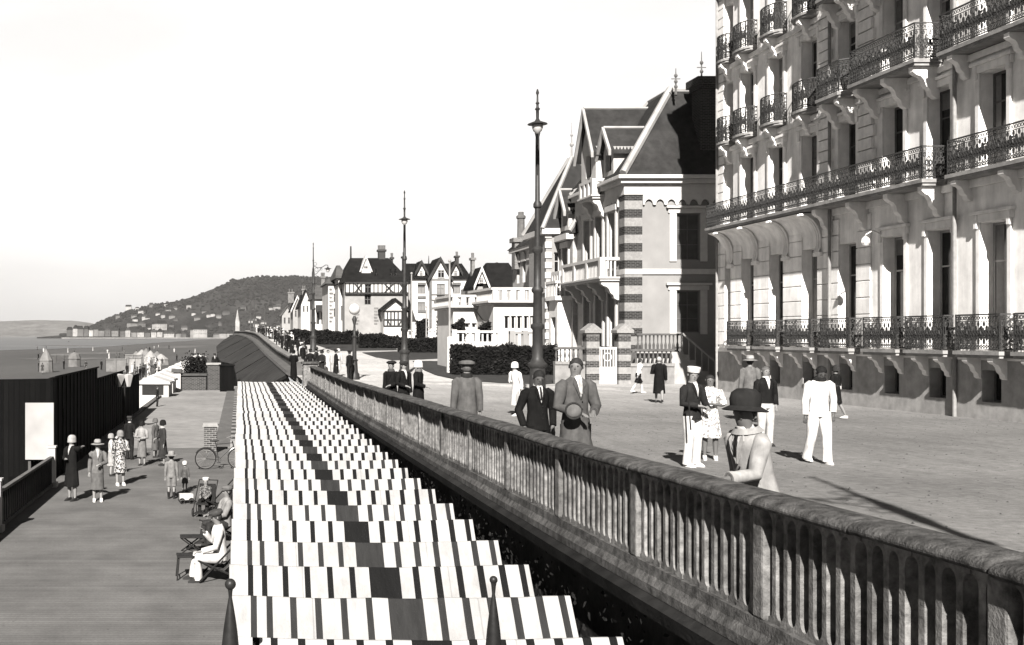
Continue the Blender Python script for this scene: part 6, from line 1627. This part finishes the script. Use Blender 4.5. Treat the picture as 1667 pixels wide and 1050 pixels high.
promp('boy in a dark sweater with an open white collar and white shorts', 1246, 22, 1.66, face=8, top=('sweater', .013), bottom=('trousers', .45), shirt=.6, hair=.07, armL='pocket', armR='down', sk=.22, group=PG)
promp('tall man in a grey overcoat and hat walking away near the hotel basement', 1221, 29.5, 1.78, face=170, top=('coat', .12, .2), bottom=('trousers', .1), hat=('brim', .3, .1), sk=.2, walk=12, group=PG)
promp('man all in white with dark hair looking down as he strolls', 1333, 18.7, 1.74, face=-4, top=('sweater', .68), bottom=('trousers', .68), hair=.01, head=(0, 30), lean=3, armR='down', armL='pocket', walk=9, shoes=.6, sk=.09, scarf=.02, group=PG)
promp('woman in a short black dress walking with a dark bag behind the man in white', 1361, 30.5, 1.52, face=-150, top=('dress', .012, .3, .9), bottom=None, hair=.02, hat=('cloche', .03), walk=12, armL='away', armR='hold', shoes=.5, sk=.2, group=PG)
promp('boy in a white shirt and black shorts hurrying past the white gate', 1039, 45, 1.5, face=100, lean=10, top=('blouse', .62), bottom=('shorts', .012), hair=.02, walk=26, armL='swingf', armR='swingb', shoes=.55, socks=.5, sk=.3, fine=True, group=PG)
promp('woman in a long black coat strolling before the villa wall', 1073, 38.5, 1.68, face=160, top=('coat', .010, .2), bottom=('skirt', .01, .2), hair=.25, hat=None, walk=14, armL='fold', shoes=.015, sk=.25, group=PG)
r_, arms_, H_ = promp('tall young man in a long open overcoat holding a cap before him', 937, 14.6, 1.9, face=12, top=('coat', .075, .3), bottom=('trousers', .07), hair=.02, shirt=.55, tie=.3, armL='hold', armR='hold', head=(-38, 2), sk=.16, open_coat=True, group=PG)
p = at(937, HY, Zc=14.25); c = at(934, 669, Zc=14.25); hc_ = thing('flat_hat', 'grey hat held in both hands by the tall man in the overcoat', 'hat', tuple(c))
MB().ball(tuple(c), .105, 14, 8, 1, .3, .85).build('crown', cloth(.11), hc_, smooth=True); MB().ring(tuple(c), .105, .014, (1,0,0), (0,0,1), 18, 6).build('hat_brim', cloth(.03), hc_, smooth=True)
promp('stocky man in a black suit and waistcoat with dark hair bowed', 875, 15.6, 1.72, face=10, top=('jacket', .010), bottom=('trousers', .008), hair=.012, shirt=.5, tie=.02, armL='pocket', armR='pocket', head=(-12, 22), sk=.10, group=PG)
promp('woman in white with a white hat beside the nearest lamp post', 841, 32, 1.6, face=-60, lean=8, top=('dress', .62, .2, .9), bottom=None, hat=('cloche', .62), armR='fold', walk=10, shoes=.5, sk=.3, group=PG)
promp('grey-haired woman in a long grey coat seen from behind', 760, 19.6, 1.78, face=176, top=('coat', .085, .2), bottom=('skirt', .05, .2), hair=.07, hat=('beret', .10), scarf=.02, open_coat=True, armL='down', armR='down', sk=.25, group=PG)
promp('woman in black with a dark hat, left of the trio near the balustrade', 637, 29.5, 1.66, face=-40, top=('coat', .010, .2), bottom=('skirt', .01, .2), hat=('beret', .02), armL='hold', sk=.22, scarf=.06, group=PG)
promp('man in a black coat in the middle of the trio near the balustrade', 657, 29.0, 1.66, face=30, top=('coat', .010, .25), bottom=('trousers', .01), hat=('cap', .03), shirt=.5, armR='hold', sk=.25, group=PG)
promp('woman in a black coat and white hat, right of the trio near the balustrade', 681, 28.2, 1.68, face=60, top=('coat', .010, .2), bottom=('skirt', .01, .2), hat=('cloche', .6), scarf=.12, armR='hold', sk=.25, group=PG)
promp('dark figure in a long robe climbing the beach steps at the gap in the balustrade', 478, 59, 1.62, face=150, top=('coat', .008, .05), bottom=None, hat=('bonnet', .01), hair=None, armL='fold', armR='fold2', sk=.2, scarf=.3)
# -- group by the globe lamp and the farther crowd
FAR = [(505,62,1.62,.012,('cap',.02),'dark-suited man in a cap at the left of the group by the globe lamp',('jacket',)), (515,64,1.66,.02,('brim',.03),'man in dark coat and brimmed hat in the group by the globe lamp',('coat',)), (524,60,1.6,.02,('cloche',.02),'woman in a dark coat and dark cloche in the group by the globe lamp',('coat',)),
       (534,61,1.62,.45,None,'woman in a white dress in the group by the globe lamp',('dress',)), (547,59,1.66,.012,('cap',.02),'bulky man in black in the group by the globe lamp',('coat',)), (551,63,1.6,.4,('bonnet',.6),'woman in a white dress and white hat right of the group by the globe lamp',('dress',)), (569,58,1.62,.012,('beret',.02),'man in black standing beside the globe lamp',('jacket',)),
       (496,72,1.6,.4,None,'woman in a pale dress standing alone beyond the group',('dress',)), (475,90,1.72,.012,('cap',.02),'tall man in black at the head of the far crowd',('coat',)), (466,92,1.62,.015,('brim',.02),'man in black coat with brimmed hat in the far crowd',('coat',)), (459,106,1.66,.012,('cap',.02),'dark man with a cap in the far crowd',('jacket',)), (452,118,1.62,.02,None,'bareheaded dark man in the far crowd',('jacket',)),
       (447,128,1.7,.012,('brim',.4),'dark man with a pale hat in the far crowd',('coat',)), (441,144,1.62,.5,('bonnet',.6),'woman all in white in the far crowd',('dress',)), (436,158,1.66,.012,('cap',.02),'dark man left of the woman in white in the far crowd',('jacket',)), (431,176,1.64,.4,('bonnet',.5),'pale-dressed woman towards the end of the far crowd',('dress',)), (425,200,1.66,.02,('brim',.03),'dark man near the end of the far crowd',('jacket',)), (419,230,1.66,.5,None,'white-clad person at the very end of the far crowd',('dress',))]
for i, (px, Zc, H, v, ht, lab, st_) in enumerate(FAR):
    promp(lab, px, Zc, H, face=(i*67) % 360-180, top=(st_[0], v, .22, .9)[:4] if st_[0] != 'jacket' else ('jacket', v), bottom=('trousers', .015) if st_[0] != 'dress' else None, hat=ht, fine=False, hair=.02, sk=.25, armL=('down', 'fold', 'hold')[i % 3], walk=(0, 10)[i % 2], group='far crowd on the promenade' if i > 7 else 'group by the globe lamp')
# -- people on the sand and beside the huts
BEA = [(236,637,.30,'sun-tanned bather right of the huts'), (241,622,.5,'bather in white standing above the right end of the huts'), (246,640,.02,'dark-clad woman close to the white cabins'), (232,648,.02,'dark-clad man at the corner of the lowest hut'), (238,655,.015,'dark-clad person at the foot of the lowest hut'), (243,612,.4,'pale bather among the tents'), (249,618,.08,'grey-clad bather near the broad tent'), (253,607,.03,'dark bather before the white cabins'), (257,602,.3,'bather by the second white cabin'), (264,597,.05,'small dark bather near the far cabins'), (270,593,.04,'small dark bather farther along the cabins'),
       (175,577,.45,'lone bather in white out on the wet flats'), (199,571,.02,'lone dark bather out on the wet flats'), (112,558,.02,'tiny dark bather far out near the water'), (63,605,.03,'dark-clad bather left of the tall pointed tent'), (69,609,.05,'dark bather sitting near the tall pointed tent'), (104,601,.02,'dark-clad bather right of the tall pointed tent'), (140,604,.02,'dark-clad person just above the tall hut'), (165,602,.02,'dark-clad person above the middle hut'), (251,569,.3,'tiny bather on the sand bar'), (275,568,.02,'tiny dark bather on the sand bar'), (258,567,.4,'tiny pale bather on the sand bar')]
for i, (px, fy, v, lab) in enumerate(BEA):
    p = at(px, fy, z=-1.3); person(lab, p.x, p.y, -1.3, H=1.66, face=(i*83) % 360, top=('dress', v, .3, .4) if i % 2 else ('sweater', v), bottom=('trousers', v) if i % 2 == 0 else None, hair=.02, fine=False, sk=.22, walk=(0, 14)[i % 2], armL=('down', 'hip', 'fold')[i % 3], group='people on the beach')
for i, px in enumerate((312, 322, 331, 349)):
    p = at(px, HY, Zc=(87, 87.6, 87, 85.6)[i]); person(['dark-clad man behind the terrace shrubs at the left', 'woman in dark behind the terrace shrubs', 'man in a dark jacket behind the terrace shrubs at the right', 'dark-clad man standing behind the tall brick pier'][i], p.x, p.y+(.9 if i == 3 else .6), 1.25, H=1.6, face=(20, 160, -40, 10)[i], top=('jacket', .015), bottom=('trousers', .02), hat=('cap', .02), fine=False, sk=.2, shirt=.4 if i == 3 else None, group='people on the far terrace')

# -- the dense far crowd: small figures nothing tells apart, copied from a few built ones
rc = random.Random(21); KIND = [('dark-clad stroller in the dense far crowd along the parapet', .012, 'jacket'), ('white-clad stroller in the dense far crowd along the parapet', .5, 'dress'), ('grey-clad stroller in the dense far crowd along the parapet', .10, 'coat')]
src = {}
def extra(kind, x, y, z, H, face, label, group):
    lab, v, st_ = kind
    key = (lab, label)
    if key not in src:
        r_, _, _ = person(label, x, y, z, H=H, face=face, top=(st_, v) if st_ == 'jacket' else (st_, v, .22, .9), bottom=('trousers', .015) if st_ != 'dress' else None, hat=('cap', .03) if st_ != 'dress' else ('bonnet', .5), fine=False, hair=.02, walk=8, group=group); src[key] = r_; return
    c = clone(src[key], loc=(x, y, z), rz=rad(face), label=label, scale=rc.uniform(.94, 1.05))
for i in range(34):
    px = rc.uniform(415, 498); Zc = 66+(500-px)*1.25+rc.uniform(-4, 14); p = at(px, HY, Zc=Zc)
    if p.x < cx_(p.y)+.9: p.x = cx_(p.y)+rc.uniform(.9, 3.2)
    k = KIND[rc.choice((0, 0, 0, 1, 2))]; extra(k, p.x, p.y, zgp(p.x, p.y), 1.66, rc.uniform(0, 360), k[0], 'the dense far crowd')
for i in range(40):
    if i < 26: px, py = rc.uniform(206, 262), rc.uniform(592, 632)
    else: px, py = rc.uniform(60, 330), rc.uniform(566, 590)
    p = at(px, py, z=-1.3); k = KIND[rc.choice((0, 1, 1, 2))]; lab = k[0].replace('stroller in the dense far crowd along the parapet', 'bather among the crowd on the sand'); extra(k, p.x, p.y, -1.3, 1.64, rc.uniform(0, 360), lab, 'bathers on the sand')
# ------------------------------------------------------------------ light, sky, camera
w = bpy.data.worlds.new('World'); sc.world = w; w.use_nodes = True
nt = w.node_tree; bg = nt.nodes['Background']
sky = nt.nodes.new('ShaderNodeTexSky'); sky.sky_type = 'NISHITA'; sky.sun_disc = False
sky.sun_elevation = SUN_EL; sky.sun_rotation = PI + SUN_AZ; sky.air_density = 1.0; sky.dust_density = 1.0; sky.ozone_density = 1.0; sky.altitude = 0
N = nt.nodes.new
def wmath(op, a, b, clamp=False):
    x = N('ShaderNodeMath'); x.operation = op; x.use_clamp = clamp
    for i, q in enumerate((a, b)):
        if isinstance(q, (int, float)): x.inputs[i].default_value = q
        else: nt.links.new(q, x.inputs[i])
    return x.outputs[0]
def wramp(v, a, b, c, d_):
    x = N('ShaderNodeMapRange'); x.interpolation_type = 'SMOOTHSTEP'
    for i, q in zip((1, 2, 3, 4), (a, b, c, d_)): x.inputs[i].default_value = q
    nt.links.new(v, x.inputs[0]); return x.outputs[0]
bw = N('ShaderNodeRGBToBW'); nt.links.new(sky.outputs[0], bw.inputs[0])
tc = N('ShaderNodeTexCoord'); sp = N('ShaderNodeSeparateXYZ'); nt.links.new(tc.outputs['Generated'], sp.inputs[0])
haze = wmath('MULTIPLY', wramp(sp.outputs[2], .30, .44, 1, 0), wramp(sp.outputs[2], -.02, .13, .60, 1))
dt = N('ShaderNodeVectorMath'); dt.operation = 'DOT_PRODUCT'; dt.inputs[1].default_value = (math.sin(VIEW_AZ), math.cos(VIEW_AZ), 0)
nt.links.new(tc.outputs['Generated'], dt.inputs[0])
haze = wmath('MULTIPLY', haze, wramp(dt.outputs['Value'], .72, .87, .10, 1))     # bright veil kept to the view side, sky dimmed elsewhere to cut fill light
nz = N('ShaderNodeTexNoise'); nz.inputs['Scale'].default_value = 3.0; nz.inputs['Detail'].default_value = 5
mp = N('ShaderNodeMapping'); mp.inputs['Scale'].default_value = (1, 1, 3.5); nt.links.new(tc.outputs['Generated'], mp.inputs[0]); nt.links.new(mp.outputs[0], nz.inputs['Vector'])
cloud = wramp(nz.outputs['Fac'], .35, .65, 1.08, .93)
val = wmath('ADD', wmath('MULTIPLY', bw.outputs[0], .12), wmath('MULTIPLY', wmath('MULTIPLY', haze, cloud), HAZE))
mul = N('ShaderNodeMix'); mul.data_type = 'RGBA'; mul.clamp_factor = False; mul.inputs[6].default_value = (0,0,0,1); mul.inputs[7].default_value = (1, .985, .97, 1)
nt.links.new(val, mul.inputs[0]); nt.links.new(mul.outputs[2], bg.inputs['Color'])
bg.inputs['Strength'].default_value = SKY_STR
sl = bpy.data.lights.new('sun', 'SUN'); sl.energy = 5.0; sl.angle = rad(.5); sl.color = (1, .965, .92)
so = bpy.data.objects.new('sun', sl); col.objects.link(so)
d = Vector((math.sin(SUN_AZ)*math.cos(SUN_EL), math.cos(SUN_AZ)*math.cos(SUN_EL), -math.sin(SUN_EL)))
so.rotation_euler = d.to_track_quat('-Z', 'Y').to_euler(); so.location = (-10, -30, 40)
cam = bpy.data.cameras.new('camera'); co = bpy.data.objects.new('camera', cam); col.objects.link(co)
co.location = (0, 0, CZ); co.rotation_euler = (PI/2, 0, -HEAD)
cam.sensor_fit = 'HORIZONTAL'; cam.sensor_width = 36; cam.lens = 36*F/1667; cam.shift_x = (833.5-CX)/1667; cam.shift_y = (HY-525)/1667
cam.clip_start = .1; cam.clip_end = 30000
sc.camera = co
sc.view_settings.view_transform = 'Standard'; sc.view_settings.look = 'None'; sc.view_settings.exposure = EXPO; sc.view_settings.gamma = 1
sc.cycles.max_bounces = 5; sc.cycles.diffuse_bounces = 2; sc.cycles.glossy_bounces = 2
sc.cycles.use_adaptive_sampling = True

# sea air: one even box round the whole place
if AIR:
    t = bpy.data.materials.new('sea_air'); t.use_nodes = True; n_ = t.node_tree; n_.nodes.remove(n_.nodes['Principled BSDF'])
    v_ = n_.nodes.new('ShaderNodeVolumePrincipled'); v_.inputs['Density'].default_value = AIR; v_.inputs['Color'].default_value = (1, .98, .96, 1); v_.inputs['Anisotropy'].default_value = .2
    n_.links.new(v_.outputs[0], n_.nodes['Material Output'].inputs['Volume'])
    o = MB().box(-7000, -200, -5, 7000, 7400, 420).build('haze', t); o['kind'] = 'stuff'
